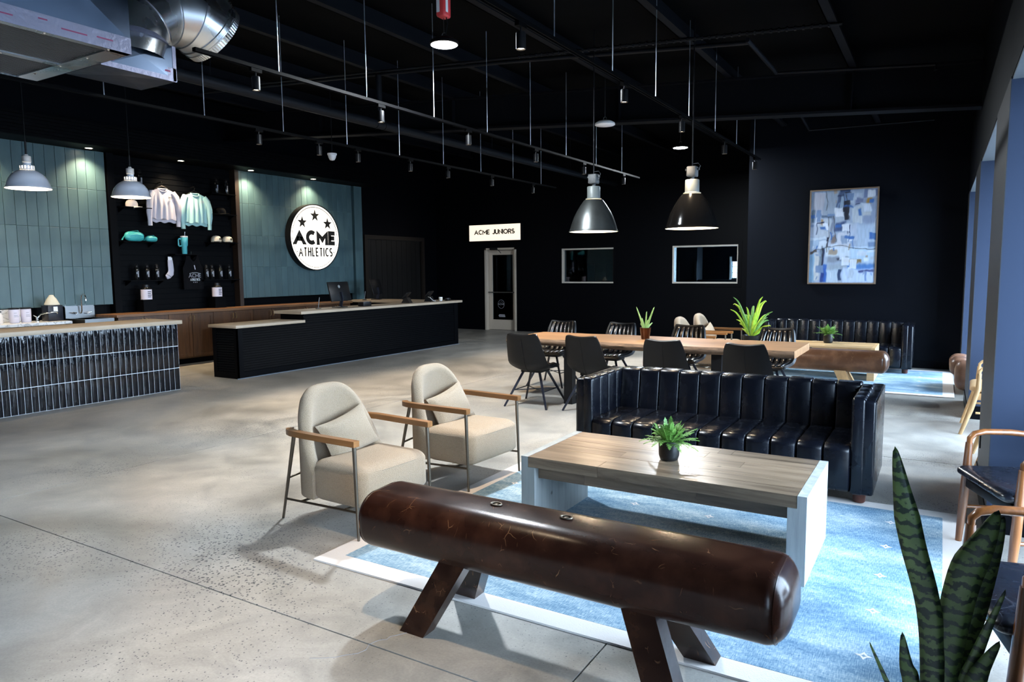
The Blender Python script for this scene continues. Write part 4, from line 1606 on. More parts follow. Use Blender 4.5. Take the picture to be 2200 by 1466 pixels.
bottle(7.43, 3.09, 0.30, 0.045, 'glossy black bottle standing behind the second white pendant lamp', 'glossy black bottles')
bottle(8.95, 3.13, 0.27, 0.042, 'left one of two glossy black bottles high on the right shelf', 'glossy black bottles')
bottle(9.17, 3.13, 0.27, 0.042, 'right one of two glossy black bottles high on the right shelf', 'glossy black bottles')
for i, y in enumerate((7.27, 7.46, 7.64)):
    bottle(y, 1.50, 0.27, 0.045, ['left', 'middle', 'right'][i] + ' one of three glossy black bottles left of the white socks', 'glossy black bottles')
for i, y in enumerate((8.645, 8.765, 8.95, 9.15)):
    bottle(y, 1.49, 0.27, 0.045, ['first', 'second', 'third', 'fourth'][i] + ' from the left of four glossy bottles right of the black tank top', 'glossy black bottles')
for i, y in enumerate((7.36, 8.78)):
    t = thing('protein_jar', ['white labelled black jar on the cabinet worktop below the three bottles', 'white labelled black jar on the cabinet worktop below the four bottles'][i], 'jar', (XS + 0.22, y, 0.95), 0, 'white labelled jars')
    boxo('jar_riser', (-0.1, -0.12, 0, 0.1, 0.12, 0.2), 'blackpaint', t)
    m = MB()
    m.lathe([(0.085, 0.2), (0.09, 0.21), (0.09, 0.39), (0.06, 0.42), (0.05, 0.425)], 22)
    m.build('jar_body', 'glossblack', t)
    m = MB()
    m.lathe([(0.0915, 0.21), (0.0915, 0.385)], 28, caps=False)
    m.build('jar_label', 'labelwhite', t)
    m = MB()
    m.lathe([(0.058, 0.425), (0.058, 0.465), (0.0, 0.467)], 20)
    m.build('jar_lid', 'plasticblack', t)
    m = MB()
    for k in range(4):
        m.box(0.0925, -0.03, 0.34 - k * 0.03, 0.0935, 0.035 - 0.01 * (k % 2), 0.352 - k * 0.03)
    m.build('jar_print', 'ink', t, smooth=False)


def shirt(y, z, mat, dark, lab, marked):
    """long sleeved sweatshirt on a wall hanger; z is the collar height"""
    t = thing('sweatshirt', lab, 'sweatshirt', (XS + 0.14, y, z), 0, 'sweatshirts on the slat wall')

    def body(front):
        def f(u, v):
            s = u * 2 - 1
            wd = 0.235 + 0.01 * v
            top = -0.015 - 0.055 * abs(s) ** 1.6 + (-(0.06 if front else 0.01) * max(0, 1 - (s / 0.36) ** 2) if abs(s) < 0.36 else 0)
            zz = top * (1 - v) + v * (-0.56 - 0.012 * sin(s * 9) + (0.0 if front else -0.05))
            fold = 0.012 * sin(s * 15 + v * 1.2) * min(1, v * 2.2)
            xx = (0.055 if front else -0.045) * (1 - s * s * 0.85) * (0.45 + 0.55 * min(1, v * 2)) + (fold if front else -0.2 * fold)
            return (xx, s * wd * (0.93 + 0.07 * v), zz)
        return f
    m = MB()
    m.grid(body(True), 28, 14, 0.004)
    m.build('shirt_front', mat, t)
    m = MB()
    m.grid(lambda u, v: body(False)(1 - u, v), 20, 10, 0.004)
    m.build('shirt_back', mat, t)
    for s in (-1, 1):
        m = MB()
        pts = [(0.0, s * 0.19, -0.08), (0.02, s * 0.245, -0.16), (0.035, s * 0.275, -0.30), (0.03, s * 0.285, -0.46), (0.02, s * 0.275, -0.60)]
        m.tube(pts, 0.062, 10, [0.95, 1.0, 0.95, 0.82, 0.6], up=(1, 0, 0), ry=0.045)
        m.build('sleeve', mat, t)
        m = MB()
        m.tube([pts[-1], (0.018, s * 0.272, -0.68)], 0.042, 10, [1.0, 0.95], up=(1, 0, 0), ry=0.032)
        m.build('cuff', dark, t)
    m = MB()
    m.tube([(0.03 * (1 if sin(a) < 0 else -0.6) * abs(sin(a)) + 0.005, 0.088 * cos(a), -0.022 + (0.05 * sin(a) if sin(a) < 0 else 0.004 * sin(a))) for a in [2 * pi * i / 24 for i in range(24)]], 0.011, 6, closed=True)
    m.build('collar', mat, t)
    if marked:
        MM = frame_M((0.062, 0.11, -0.17), (0, 1, 0), (0, 0, 1))
        m = MB()
        ribbon(m, arc(0, 0, 0.032, 0.032, 0, 360, 24), 0.003, MM, 0, 0.002)
        m.box(-0.026, -0.008, 0, 0.026, 0.006, 0.002, MM)
        for k in (-1, 0, 1):
            m.prism([(p[0] + k * 0.012, p[1] + 0.016) for p in star_poly(0.006)], 0, 0.002, MM)
        m.build('chest_print', 'ink' if marked == 1 else 'inkwhite', t, smooth=False)
    m = MB()
    m.tube([(-0.13, 0.0, 0.09), (-0.02, 0.0, 0.10), (0.0, 0.0, 0.09)], 0.008, 6)
    m.tube([(0.0, 0.0, 0.03), (0, 0, 0.06), (0.0, 0.02, 0.085), (0.0, 0.0, 0.105), (0, -0.02, 0.09)], 0.004, 6)
    m.tube([(0, -0.18, -0.06), (0, -0.08, 0.0), (0, 0, 0.03), (0, 0.08, 0.0), (0, 0.18, -0.06)], 0.007, 6)
    m.build('hanger', 'plasticblack', t)
    return t


shirt(7.82, 3.13, 'shirtwhite', 'shirtwhite', 'pale lilac long sleeved sweatshirt on a hanger, left of the mint one', 1)
shirt(8.46, 3.10, 'shirtmint', 'shirtmint', 'mint green long sleeved sweatshirt hanging on the slat wall', 2)

# black tank top with print
t = thing('tank_top', 'black tank top with pale print hanging low on the slat wall', 'tank top', (XS + 0.08, 8.37, 1.95))
m = MB()


def tank(u, v):
    s = u * 2 - 1
    wd = 0.20 if v > 0.35 else 0.115 + 0.085 * (v / 0.35) ** 2
    return (0.035 * (1 - s * s) + 0.008 * sin(s * 11) * v, s * wd, -0.02 - (0.10 * max(0, 1 - (s / 0.6) ** 2) * (1 - v)) - v * 0.62)


m.grid(tank, 20, 14, 0.03)
m.build('tank_body', 'fabricblack', t)
MT_ = frame_M((0.078, 0.0, -0.40), (0, 1, 0), (0, 0, 1))
letters('ATHLETICS', 0.045, 0.004, frame_M((0.078, 0.0, -0.46), (0, 1, 0), (0, 0, 1)), 'inkwhite', t, 0.5, 0.008, 'print_letter', 0.002, True)
letters('ACME', 0.075, 0.006, frame_M((0.078, 0.0, -0.385), (0, 1, 0), (0, 0, 1)), 'inkgrey', t, 0.8, 0.014, 'print_letter', 0.002, True)
m = MB()
for k in range(-4, 5):
    m.prism([(p[0] + k * 0.026, p[1] + 0.07 - 0.0012 * k * k) for p in star_poly(0.011)], 0, 0.002, MT_)
for k in (-1, 0, 1):
    m.prism([(p[0] + k * 0.035, p[1] - 0.11) for p in star_poly(0.011)], 0, 0.002, MT_)
m.build('print_stars', 'inkwhite', t, smooth=False)
m = MB()
m.tube([(-0.07, 0, 0.05), (0.0, 0, 0.06), (0.0, 0.0, 0.0)], 0.006, 6)
m.tube([(0, -0.1, -0.03), (0, 0, 0.01), (0, 0.1, -0.03)], 0.007, 6)
m.build('hanger', 'chrome', t)
m = MB()
m.box(0.078, -0.05, -0.27, 0.080, -0.035, -0.19, Matrix.Rotation(0.2, 4, 'X'))
m.build('swing_tag', 'labelwhite', t, smooth=False)

# white socks
t = thing('sock_pair', 'pair of white socks hanging below the lilac sweatshirt', 'socks', (XS + 0.06, 7.93, 1.85))
m = MB()
m.tube([(0, 0.02, 0.0), (0.0, 0.025, -0.1), (0.0, 0.03, -0.18), (0.0, 0.02, -0.24), (0.0, -0.03, -0.29), (0.0, -0.07, -0.31)], 0.055, 12, [0.9, 1.0, 1.0, 1.1, 0.95, 0.7], up=(1, 0, 0), ry=0.02)
m.build('sock', 'shirtwhite', t)
m = MB()
m.tube([(0, -0.02, -0.276), (0.0, -0.028, -0.289)], 0.056, 12, up=(1, 0, 0), ry=0.0215)
m.build('toe_band', 'inkgrey', t)
m = MB()
m.box(-0.003, -0.02, 0.0, 0.003, 0.06, 0.06)
m.tube([(-0.05, 0.02, 0.05), (0.02, 0.02, 0.05)], 0.004, 6)
m.build('header_card', 'whiteplastic', t, smooth=False)

# teal tumbler with handle and straw
t = thing('tumbler', 'teal tumbler with handle and straw on the slat wall', 'tumbler', (XS + 0.12, 8.21, 1.96))
m = MB()
m.lathe([(0.040, 0), (0.044, 0.006), (0.048, 0.14), (0.062, 0.165), (0.068, 0.30), (0.066, 0.305), (0, 0.305)], 24)
m.build('tumbler_body', 'tealmug', t)
m = MB()
m.tube([(0.0, -0.06, 0.275), (0.0, -0.10, 0.28), (0.0, -0.115, 0.265), (0.0, -0.115, 0.16), (0, -0.10, 0.145), (0, -0.058, 0.15)], 0.013, 8, up=(1, 0, 0))
m.build('handle', 'tealmug', t)
m = MB()
m.lathe([(0.067, 0.305), (0.069, 0.315), (0.066, 0.33), (0.0, 0.335)], 24)
m.build('tumbler_lid', 'whiteplastic', t)
m = MB()
m.cyl((0.01, 0.01, 0.33), (0.015, 0.015, 0.41), 0.006, n=8)
m.build('straw', 'whiteplastic', t)


def cap(y, z, mat, lab, rz, pr=None):
    t = thing('baseball_cap', lab, 'cap', (XS + 0.11, y, z - 0.005), rz, 'caps on the slat wall')
    m = MB()
    m.lathe([(0.092, 0.0), (0.097, 0.03), (0.094, 0.07), (0.078, 0.105), (0.045, 0.125), (0.0, 0.13)], 24)
    m.build('crown', mat, t)
    m = MB()

    def brim(u, v):
        a = radians(-75 + 150 * u)
        r_ = 0.09 + 0.075 * v * (cos(a) ** 0.6 if cos(a) > 0 else 0)
        return (r_ * cos(a) * 1.0, r_ * sin(a), 0.012 - 0.025 * v * (abs(sin(a)) ** 2) - 0.006 * v)
    m.grid(brim, 16, 4, 0.005)
    m.build('brim', mat if pr != 'dark' else 'fabricblack', t)
    m = MB()
    m.lathe([(0.008, 0.128), (0.008, 0.133), (0, 0.135)], 10)
    m.build('top_button', mat, t)
    if pr in ('dark', 'dot'):
        m = MB()
        MM = frame_M((0.094, 0, 0.062), (0, 1, 0), (0, 0, 1))
        ribbon(m, arc(0, 0, 0.018, 0.018, 0, 360, 20), 0.006, MM, 0, 0.004)
        m.box(-0.014, -0.006, 0, 0.014, 0.005, 0.004, MM)
        m.build('front_badge', 'ink', t, smooth=False)
    return t


cap(7.26, 2.755, 'capwhite', 'pale pink white cap just below the second pendant lamp', radians(60))
cap(9.03, 2.74, 'fabricblack', 'black cap on the right side of the slat wall', radians(25))
cap(8.90, 2.20, 'capcream', 'left one of two cream caps with dark badge', radians(12), 'dark')
cap(9.15, 2.20, 'capcream', 'right one of two cream caps with dark badge', radians(12), 'dark')
for (y, s, lab, grp) in ((7.27, 1.0, 'large teal waist bag lying on the left shelf', 0), (7.575, 0.62, 'small teal pouch beside the large teal waist bag', 0)):
    t = thing('waist_bag', lab, 'bag', (XS + 0.11, y, 2.165), 0, 'teal bags')
    m = MB()
    m.rbox((0, 0, 0.085 * s), (0.07, 0.17 * s, 0.085 * s), (0.06, 0.12 * s, 0.07 * s), 7)
    m.build('bag_body', 'teal_bag', t, sharp=180)
    m = MB()
    m.tube([(0.062, -0.12 * s, 0.10 * s), (0.075, 0, 0.125 * s), (0.062, 0.12 * s, 0.10 * s)], 0.005, 6)
    m.build('zip', 'tealmug', t)
    m = MB()
    m.bar([(0, 0.15 * s, 0.1 * s), (0.02, 0.05 * s, 0.19 * s), (0.0, -0.1 * s, 0.165 * s), (0.0, -0.2 * s, 0.06 * s), (0.02, -0.23 * s, 0.02)], 0.03, 0.004)
    m.build('strap', 'teal_bag', t)

# ================================================================== CEILING EQUIPMENT
# HVAC plenum with grilles, second plenum, elbow duct
DZ = 3.30
hv = thing('air_plenum', 'big galvanised air plenum with grilles hanging at the upper left', 'duct', (-6.22, 2.3, DZ))
m = MB()
x0, x1, y0, y1, h = -0.78, 0.78, -1.3, 1.06, 0.86
z0f = 0.02
# walls with cross-broken panels
def xpanel(m, a, b, c, d, bulge):
    a, b, c, d = map(Vector, (a, b, c, d))
    ctr = (a + b + c + d) / 4
    n_ = (b - a).cross(d - a).normalized()
    m.add([a, b, c, d, ctr + n_ * bulge], [(0, 1, 4), (1, 2, 4), (2, 3, 4), (3, 0, 4)])


xpanel(m, (x1, y0, 0.1), (x1, -0.1, 0.1), (x1, -0.1, h), (x1, y0, h), 0.06)
xpanel(m, (x1, -0.1, 0.1), (x1, y1, 0.1), (x1, y1, h), (x1, -0.1, h), 0.06)
xpanel(m, (x1, y1, 0.1), (x0, y1, 0.1), (x0, y1, h), (x1, y1, h), 0.015)
xpanel(m, (x0, y1, 0.1), (x0, y0, 0.1), (x0, y0, h), (x0, y1, h), 0.02)
m.add([(x0, y0, 0.1), (x1, y0, 0.1), (x1, y0, h), (x0, y0, h)], [(0, 1, 2, 3)])
m.add([(x0, y0, h), (x1, y0, h), (x1, y1, h), (x0, y1, h)], [(0, 1, 2, 3)])
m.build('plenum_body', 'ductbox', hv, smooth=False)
m = MB()
for (a, b, c, d) in ((x0, y0, x0 + 0.14, y1), (x1 - 0.06, y0, x1, y1), (x0, y1 - 0.16, x1, y1), (x0, y0, x1, y0 + 0.1), (x0, 0.06, x1, 0.16)):
    m.box(a, b, 0.0, c, d, 0.03)
m.box(-0.03, y0, 0.002, 0.03, y1, 0.028)
m.build('grille_frame', 'duct', hv, smooth=False)
m = MB()
m.box(x1 - 0.002, y0, 0.0, x1 + 0.004, y1, 0.12)
m.box(x0, y1 - 0.002, 0.0, x1, y1 + 0.004, 0.12)
m.build('foil_seam', 'foil', hv, smooth=False)
m = MB()
for k, (yy, zz, ww) in enumerate(((0.1, 0.05, 0.14), (0.4, 0.08, 0.06), (0.55, 0.05, 0.18), (0.8, 0.06, 0.12), (-0.15, 0.06, 0.2), (-0.5, 0.07, 0.16))):
    m.box(x1 + 0.0045, yy, zz, x1 + 0.0055, yy + ww, zz + 0.010)
m.build('red_tape_print', 'redprint', hv, smooth=False)
m = MB()
for gx0, gx1 in ((x0 + 0.14, -0.03), (0.03, x1 - 0.06)):
    for gy0, gy1 in ((y0 + 0.1, 0.06), (0.16, y1 - 0.16)):
        n = int((gx1 - gx0) / 0.030)
        for i in range(n):
            xx = gx0 + (gx1 - gx0) * (i + 0.5) / n
            m.box(xx - 0.005, gy0, 0.012, xx + 0.005, gy1, 0.018)
gs = m.build('grille_blades', plain('dark_grille_metal', (0.06, 0.052, 0.046), 0.5), hv, smooth=False)
gs['kind'] = 'stuff'
boxo('grille_backing', (x0 + 0.02, y0 + 0.02, 0.05, x1 - 0.02, y1 - 0.02, 0.06), 'ink', hv)
for (sx, sy) in ((x1 - 0.03, 0.9), (x1 - 0.03, 0.45), (x1 - 0.03, 0.1), (0.4, y1 - 0.13), (0.0, y1 - 0.13), (-0.4, y1 - 0.13), (0.0, 0.5)):
    m = MB()
    m.lathe([(0.0, -0.006), (0.008, -0.005), (0.011, 0.0)], 10, (sx, sy, 0))
    m.build('screw', 'chrome', hv)
for sx in (-0.7, 0.7):
    m = MB()
    m.cyl((sx, 0.8, h), (sx, 0.8, zc(-6.22 + sx) - DZ), 0.006)
    m.build('hanger_rod', 'rod', hv)
# second plenum box with elbow
p2 = thing('elbow_duct', 'shiny round elbow duct on a small foil-taped plenum', 'duct', (-6.15, 3.70, DZ))
m = MB()
a0, a1, b0, b1, hh = -0.26, 0.27, -0.33, 0.335, 0.30
xpanel(m, (a1, b0, 0.0), (a1, b1, 0.0), (a1, b1, hh), (a1, b0, hh), 0.02)
xpanel(m, (a1, b1, 0.0), (a0, b1, 0.0), (a0, b1, hh), (a1, b1, hh), 0.01)
xpanel(m, (a0, b1, 0.0), (a0, b0, 0.0), (a0, b0, hh), (a0, b1, hh), 0.01)
xpanel(m, (a0, b0, 0.0), (a0, b1, 0.0), (a1, b1, 0.0), (a1, b0, 0.0), -0.02)
m.add([(a0, b0, hh), (a1, b0, hh), (a1, b1, hh), (a0, b1, hh)], [(0, 1, 2, 3)])
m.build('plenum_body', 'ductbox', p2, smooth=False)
m = MB()
m.box(a1, b0, -0.004, a1 + 0.005, b1, 0.11)
m.box(a1, b1 - 0.03, 0.0, a1 + 0.005, b1 + 0.004, hh)
m.build('foil_seam', 'foil', p2, smooth=False)
m = MB()
for k, (yy, zz, ww) in enumerate(((-0.28, 0.05, 0.1), (-0.1, 0.07, 0.06), (0.02, 0.05, 0.14), (0.22, 0.07, 0.06))):
    m.box(a1 + 0.0055, yy, zz, a1 + 0.0065, yy + ww, zz + 0.016)
m.build('red_tape_print', 'redprint', p2, smooth=False)
RD, RB = 0.325, 0.555
ECX, ECY, EZ0 = 0.04, -0.005, 0.165


def elbow_pt(a):
    return Vector((ECX, ECY + RB * (1 - cos(a)), EZ0 + RB * sin(a))), Vector((0, sin(a), cos(a)))


def ring_at(p, d, r_, n=44):
    s = Vector((0, d.z, -d.y))
    return [p + (s * cos(2 * pi * i / n) + Vector((1, 0, 0)) * sin(2 * pi * i / n)) * r_ for i in range(n)]


def loft(m, rings):
    n = len(rings[0])
    vs = [q for r_ in rings for q in r_]
    fs = [(k * n + i, (k + 1) * n + i, (k + 1) * n + (i + 1) % n, k * n + (i + 1) % n) for k in range(len(rings) - 1) for i in range(n)]
    m.add(vs, fs)


angs = [1, 40, 68, 97, 120]
m = MB()
p, d = Vector((ECX, ECY + 0.016, 0.296)), Vector((0, 0, 1))
loft(m, [ring_at(p, d, RD + 0.035), ring_at(p + d * 0.012, d, RD + 0.03), ring_at(p + d * 0.05, d, RD + 0.008), ring_at(p + d * 0.06, d, RD - 0.01)])
m.build('duct_collar', 'foil', p2)
for k in range(4):
    m = MB()
    pA, dA = elbow_pt(radians(angs[k]))
    pB, dB = elbow_pt(radians(angs[k + 1]))
    loft(m, [ring_at(pA, dA, RD + 0.010), ring_at(pA + dA * 0.005, dA, RD), ring_at(pB - dB * 0.005, dB, RD), ring_at(pB, dB, RD + 0.010)])
    m.build('elbow_gore', 'duct', p2)
m = MB()
p, d = elbow_pt(radians(120))
loft(m, [ring_at(p, d, RD + 0.012), ring_at(p + d * 0.006, d, RD), ring_at(p + d * 0.04, d, RD), ring_at(p + d * 0.044, d, RD + 0.006), ring_at(p + d * 0.052, d, RD + 0.006), ring_at(p + d * 0.056, d, RD)])
m.build('elbow_end_sleeve', 'duct', p2)
m = MB()
q = p + d * 0.056
nr = 150
ra, rb = [], []
for i in range(nr):
    rr = RD - (0.004 if i % 2 else 0.0)
    v_ = Vector((0, d.z, -d.y)) * cos(2 * pi * i / nr) + Vector((1, 0, 0)) * sin(2 * pi * i / nr)
    ra.append(q + v_ * rr)
    rb.append(q + d * 0.06 + v_ * (rr - 0.008))
loft(m, [ra, rb])
m.build('crimped_collar', 'duct', p2, sharp=20)

# pipes
t = thing('sprinkler_main', 'thick black sprinkler main running under the roof with a riser', 'pipe', (-6.70, 0, 0))
m = MB()
m.cyl((0, 3.45, 3.62), (0, 15.9, 3.62), 0.062, n=14)
m.build('main_pipe', 'pipe', t)
m = MB()
m.lathe([(0.062, -0.03), (0.062, 0.0), (0.0, 0.012)], 14, M=Matrix.Translation((0, 15.93, 3.62)) @ Matrix.Rotation(radians(-90), 4, 'X'))
m.build('end_cap', 'pipe', t)
m = MB()
m.cyl((0, 7.64, 3.66), (0, 7.64, 4.27), 0.042, n=12)
m.build('riser', 'pipe', t)
m = MB()
for dy in (-0.09, 0.07):
    m.cyl((0, 7.64 + dy, 3.62), (0, 7.66 + dy, 3.62), 0.07, n=14)
m.build('tee_coupling', 'pipe', t)
m = MB()
for y in (5.0, 10.5, 13.5):
    m.cyl((0, y, 3.68), (0, y, zc(-6.7)), 0.006, n=6)
m.build('pipe_hanger', 'steel', t)
t = thing('sprinkler_branch', 'thin black sprinkler branch pipe crossing below the roof deck', 'pipe')
m = MB()
m.tube([(-10.6, 7.68, 4.56), (-6.7, 7.68, 4.30), (-4.55, 7.68, 4.14), (-1.79, 7.68, 3.90)], 0.024, 8)
m.build('cross_pipe', 'pipe', t)
m = MB()
m.tube([(-1.78, 7.58, 3.90), (-1.78, 9.03, 3.905)], 0.024, 8)
m.build('offset_pipe', 'pipe', t)
m = MB()
m.tube([(-1.8, 9.05, 3.905), (-0.16, 9.05, 3.76), (-0.155, 9.05, 3.70)], 0.018, 8)
m.build('end_pipe', 'pipe', t)
t = thing('sprinkler_branch', 'thin black sprinkler pipe bending down beyond the rafter near the back wall', 'pipe')
m = MB()
m.tube([(-1.95, 11.5, 3.95), (-1.95, 12.6, 3.84)], 0.02, 8)
m.build('offset_pipe', 'pipe', t)
m = MB()
m.tube([(-1.96, 12.62, 3.83), (-0.2, 12.62, 3.80)], 0.016, 8)
m.build('end_pipe', 'pipe', t)
t = thing('electrical_conduit', 'black electrical conduit with wrapped cable above the pendants', 'conduit')
m = MB()
m.tube([(-9.0, 7.505, zc(-9.0) - 0.215), (-0.9, 7.505, zc(-0.9) - 0.215)], 0.016, 6)
m.build('conduit_pipe', 'pipe', t)
m = MB()
for i in range(46):
    x = -4.4 + i * 0.075
    m.cyl((x, 7.505, zc(x) - 0.215), (x + 0.02, 7.505, zc(x) - 0.216), 0.024, n=6)
m.build('cable_ties', 'pipe', t)['kind'] = 'stuff'

# track lighting
heads = {0: [0.85, 2.45, 4.07, 5.80, 7.36, 9.05, 10.71], 1: [3.85, 5.29, 6.75, 8.30, 9.76, 11.3], 2: [5.44, 6.33, 7.0, 8.06, 8.96, 10.2, 11.6]}
tx = [-2.37, -4.62, -6.70 + 0.0]
tx[2] = -6.52
tz = 3.2
tnames = ['right', 'middle', 'left']
ordn = ['nearest', 'second', 'third', 'fourth', 'fifth', 'sixth', 'seventh', 'eighth']
src = None
for k in range(3):
    ylo, yhi = (-4.0, 11.0) if k == 0 else ((3.32, 12.0) if k == 1 else (1.2, 12.5))
    t = thing('light_track', 'black ceiling light track hung on thin rods, the %s one of three' % tnames[k], 'light track', (tx[k], 0, tz), 0, 'light tracks')
    m = MB()
    m.box(-0.018, ylo, 0, 0.018, yhi, 0.012)
    m.box(-0.018, ylo, -0.014, -0.010, yhi, 0)
    m.box(0.010, ylo, -0.014, 0.018, yhi, 0)
    m.build('track_rail', 'track', t, smooth=False)
    y = 4.08 if k == 1 else (4.43 if k == 0 else 4.35)
    y -= 5 if k == 0 else (0.0 if k == 1 else 0.6)
    rm = MB()
    rm.cyl((0, 0, 0), (0, 0, 1), 0.0042, n=6)
    rmesh = rm.mesh('hanger_rod')
    while y < yhi:
        o = link('hanger_rod', rmesh, 'rod', t, (0, y, 0.012))
        o.scale = (1, 1, zc(tx[k]) - tz - 0.012)
        y += 1.02
    for i, hy in enumerate(heads[k]):
        lab = 'black cylinder track spotlight, %s on the %s track' % (ordn[i - 2 if k == 0 else i], tnames[k])
        if k == 0 and i < 2:  # out-of-view heads, added to warm the floor in the foreground
            lab = 'unseen track spotlight added to warm the near floor, %s on the right track' % ('first', 'second')[i]
        if src is None:
            src = thing('track_spotlight', lab, 'spotlight', (tx[k], hy, tz - 0.012), 0, 'track spotlights')
            m = MB()
            m.box(-0.016, -0.05, -0.03, 0.016, 0.05, 0.0)
            m.build('track_adapter', 'track', src, smooth=False)
            m = MB()
            m.cyl((0, 0, -0.03), (0, 0, -0.065), 0.006)
            m.build('stem', 'blackmetal', src)
            m = MB()
            m.lathe([(0.0, -0.06), (0.030, -0.062), (0.032, -0.068), (0.032, -0.165), (0.028, -0.167), (0.026, -0.15), (0.0, -0.15)], 20)
            m.build('lamp_can', 'blackmetal', src)
            m = MB()
            m.lathe([(0.0, -0.158), (0.026, -0.158)], 16)
            m.build('lens', 'lens', src)
            o = src
        else:
            o = copy_tree(src)
            o.location = (tx[k], hy, tz - 0.012)
            o['label'] = lab
        add_light('spot_lamp', 'SPOT', (0, 0, -0.18), SPOT_W, WARM, o, angle=54, blend=0.9, soft=0.03)

# high bay lights
def highbay(loc, lab, lit=True, red=False):
    t = thing('high_bay_light', lab, 'ceiling light', loc, 0, 'high bay lights')
    m = MB()
    m.lathe([(0.125, 0.0), (0.135, 0.006), (0.13, 0.03), (0.09, 0.055), (0.05, 0.065), (0.0, 0.066)], 36)
    m.build('housing', 'white' if not lit else 'blackmetal', t)
    m = MB()
    m.lathe([(0.0, -0.004), (0.12, -0.002), (0.125, 0.001)], 36)
    m.build('lens', 'ledlens' if lit else 'whiteplastic', t)
    m = MB()
    m.tube([(0.022 * cos(a), 0, 0.088 + 0.022 * sin(a)) for a in [2 * pi * i / 14 for i in range(14)]], 0.004, 6, closed=True)
    m.build('hook', 'stainless', t)
    zt = zc(loc[0]) - loc[2]
    zr = zt if not red else 0.24
    m = MB()
    m.cyl((0, 0, 0.108), (0, 0, zr), 0.003, n=6)
    m.build('chain', 'stainless', t)
    if red:
        m = MB()
        m.rbox((0, 0, 0.34), (0.05, 0.06, 0.10), 0.025, 3)
        b = m.build('driver_box', 'red', t, sharp=60)
        m = MB()
        m.box(0.0505, -0.035, 0.28, 0.0515, 0.0, 0.41)
        m.box(-0.035, -0.0605, 0.28, 0.0, -0.0615, 0.41)
        m.build('driver_label', 'whiteplastic', b, smooth=False)
        m = MB()
        m.cyl((0, 0, 0.44), (0, 0, zt), 0.004, n=6)
        m.tube([(0.03, 0, 0.24), (0.045, 0, 0.18), (0.02, 0.0, 0.1), (0.02, 0, 0.06)], 0.005, 6)
        m.build('cable', 'plasticblack', t)
    if lit:
        add_light('highbay_lamp', 'AREA', (0, 0, -0.012), HIGHBAY_W, COOL, t, size=0.24)
    return t


highbay((-4.05, 5.54, 3.70), 'bright lit round high bay light under a red driver box', True, True)
highbay((-3.99, 12.33, 3.70), 'bright lit round high bay light far behind the dining pendants', True)
highbay((-3.95, 9.0, 3.53), 'unlit white round disc light left of the cord of the first dining pendant', False)
# security camera
t = thing('security_camera', 'small white dome camera on a thin pole above the counter', 'camera', (-9.0, 9.03, 3.50))
m = MB()
m.lathe([(0.0, 0.0), (0.04, 0.01), (0.062, 0.05), (0.07, 0.09), (0.08, 0.095), (0.08, 0.12), (0.0, 0.125)], 20)
m.build('dome_housing', 'whiteplastic', t)
m = MB()
m.cyl((0, 0, 0.12), (0, 0, zc(-9.0) - 3.5), 0.008)
m.build('pole', 'blackmetal', t)


# dining pendants
def big_pendant(loc, mat, lab):
    t = thing('pendant_lamp', lab, 'pendant', loc, 0, 'dining pendants')
    H = [(0.105, 0.36), (0.118, 0.345), (0.15, 0.30), (0.19, 0.235), (0.225, 0.165), (0.252, 0.09), (0.268, 0.035), (0.276, 0.012), (0.284, 0.004), (0.284, 0.0), (0.274, 0.0)]
    m = MB()
    m.lathe(H, 40, caps=False)
    m.build('shade', mat, t)
    m = MB()
    m.lathe([(r_ - 0.006, z) for r_, z in H[1:-2]] + [(0.276, 0.001)], 40, caps=False)
    m.build('shade_lining', 'enamel_in', t)
    m = MB()
    m.lathe([(0.072, 0.365), (0.092, 0.368), (0.092, 0.375), (0.074, 0.382), (0.074, 0.505), (0.068, 0.512), (0.0, 0.514)], 28)
    m.build('neck', 'pend_neck', t)
    m = MB()
    m.cyl((0, 0, 0.51), (0, 0, 0.545), 0.02)
    m.rbox((0, 0, 0.595), (0.052, 0.052, 0.055), 0.015, 3)
    for s in (-1, 1):
        m.cyl((s * 0.05, 0, 0.615), (s * 0.075, 0, 0.62), 0.012)
    m.tube([(0.07, 0, 0.62), (0.085, 0, 0.65), (0.06, 0, 0.68), (0.0, 0, 0.675)], 0.004, 6)
    m.build('junction_box', 'castalu', t, sharp=60)
    m = MB()
    m.cyl((0, 0, 0.65), (0, 0, zc(loc[0]) - loc[2]), 0.0075, n=8)
    m.build('cord', 'blackmetal', t)
    m = MB()
    m.lathe([(0.0, 0.10), (0.03, 0.11), (0.042, 0.145), (0.035, 0.19), (0.02, 0.23), (0.02, 0.34)], 16)
    m.build('bulb', 'bulb', t)
    add_light('pendant_bulb', 'POINT', (0, 0, 0.05), 34, WARM, t, soft=0.04)
    return t


big_pendant((-3.45, 7.55, 2.045), 'pend_steel', 'worn grey steel dining pendant, left of the two')
big_pendant((-2.31, 7.55, 2.04), 'pend_dark', 'glossy black dining pendant, right of the two')


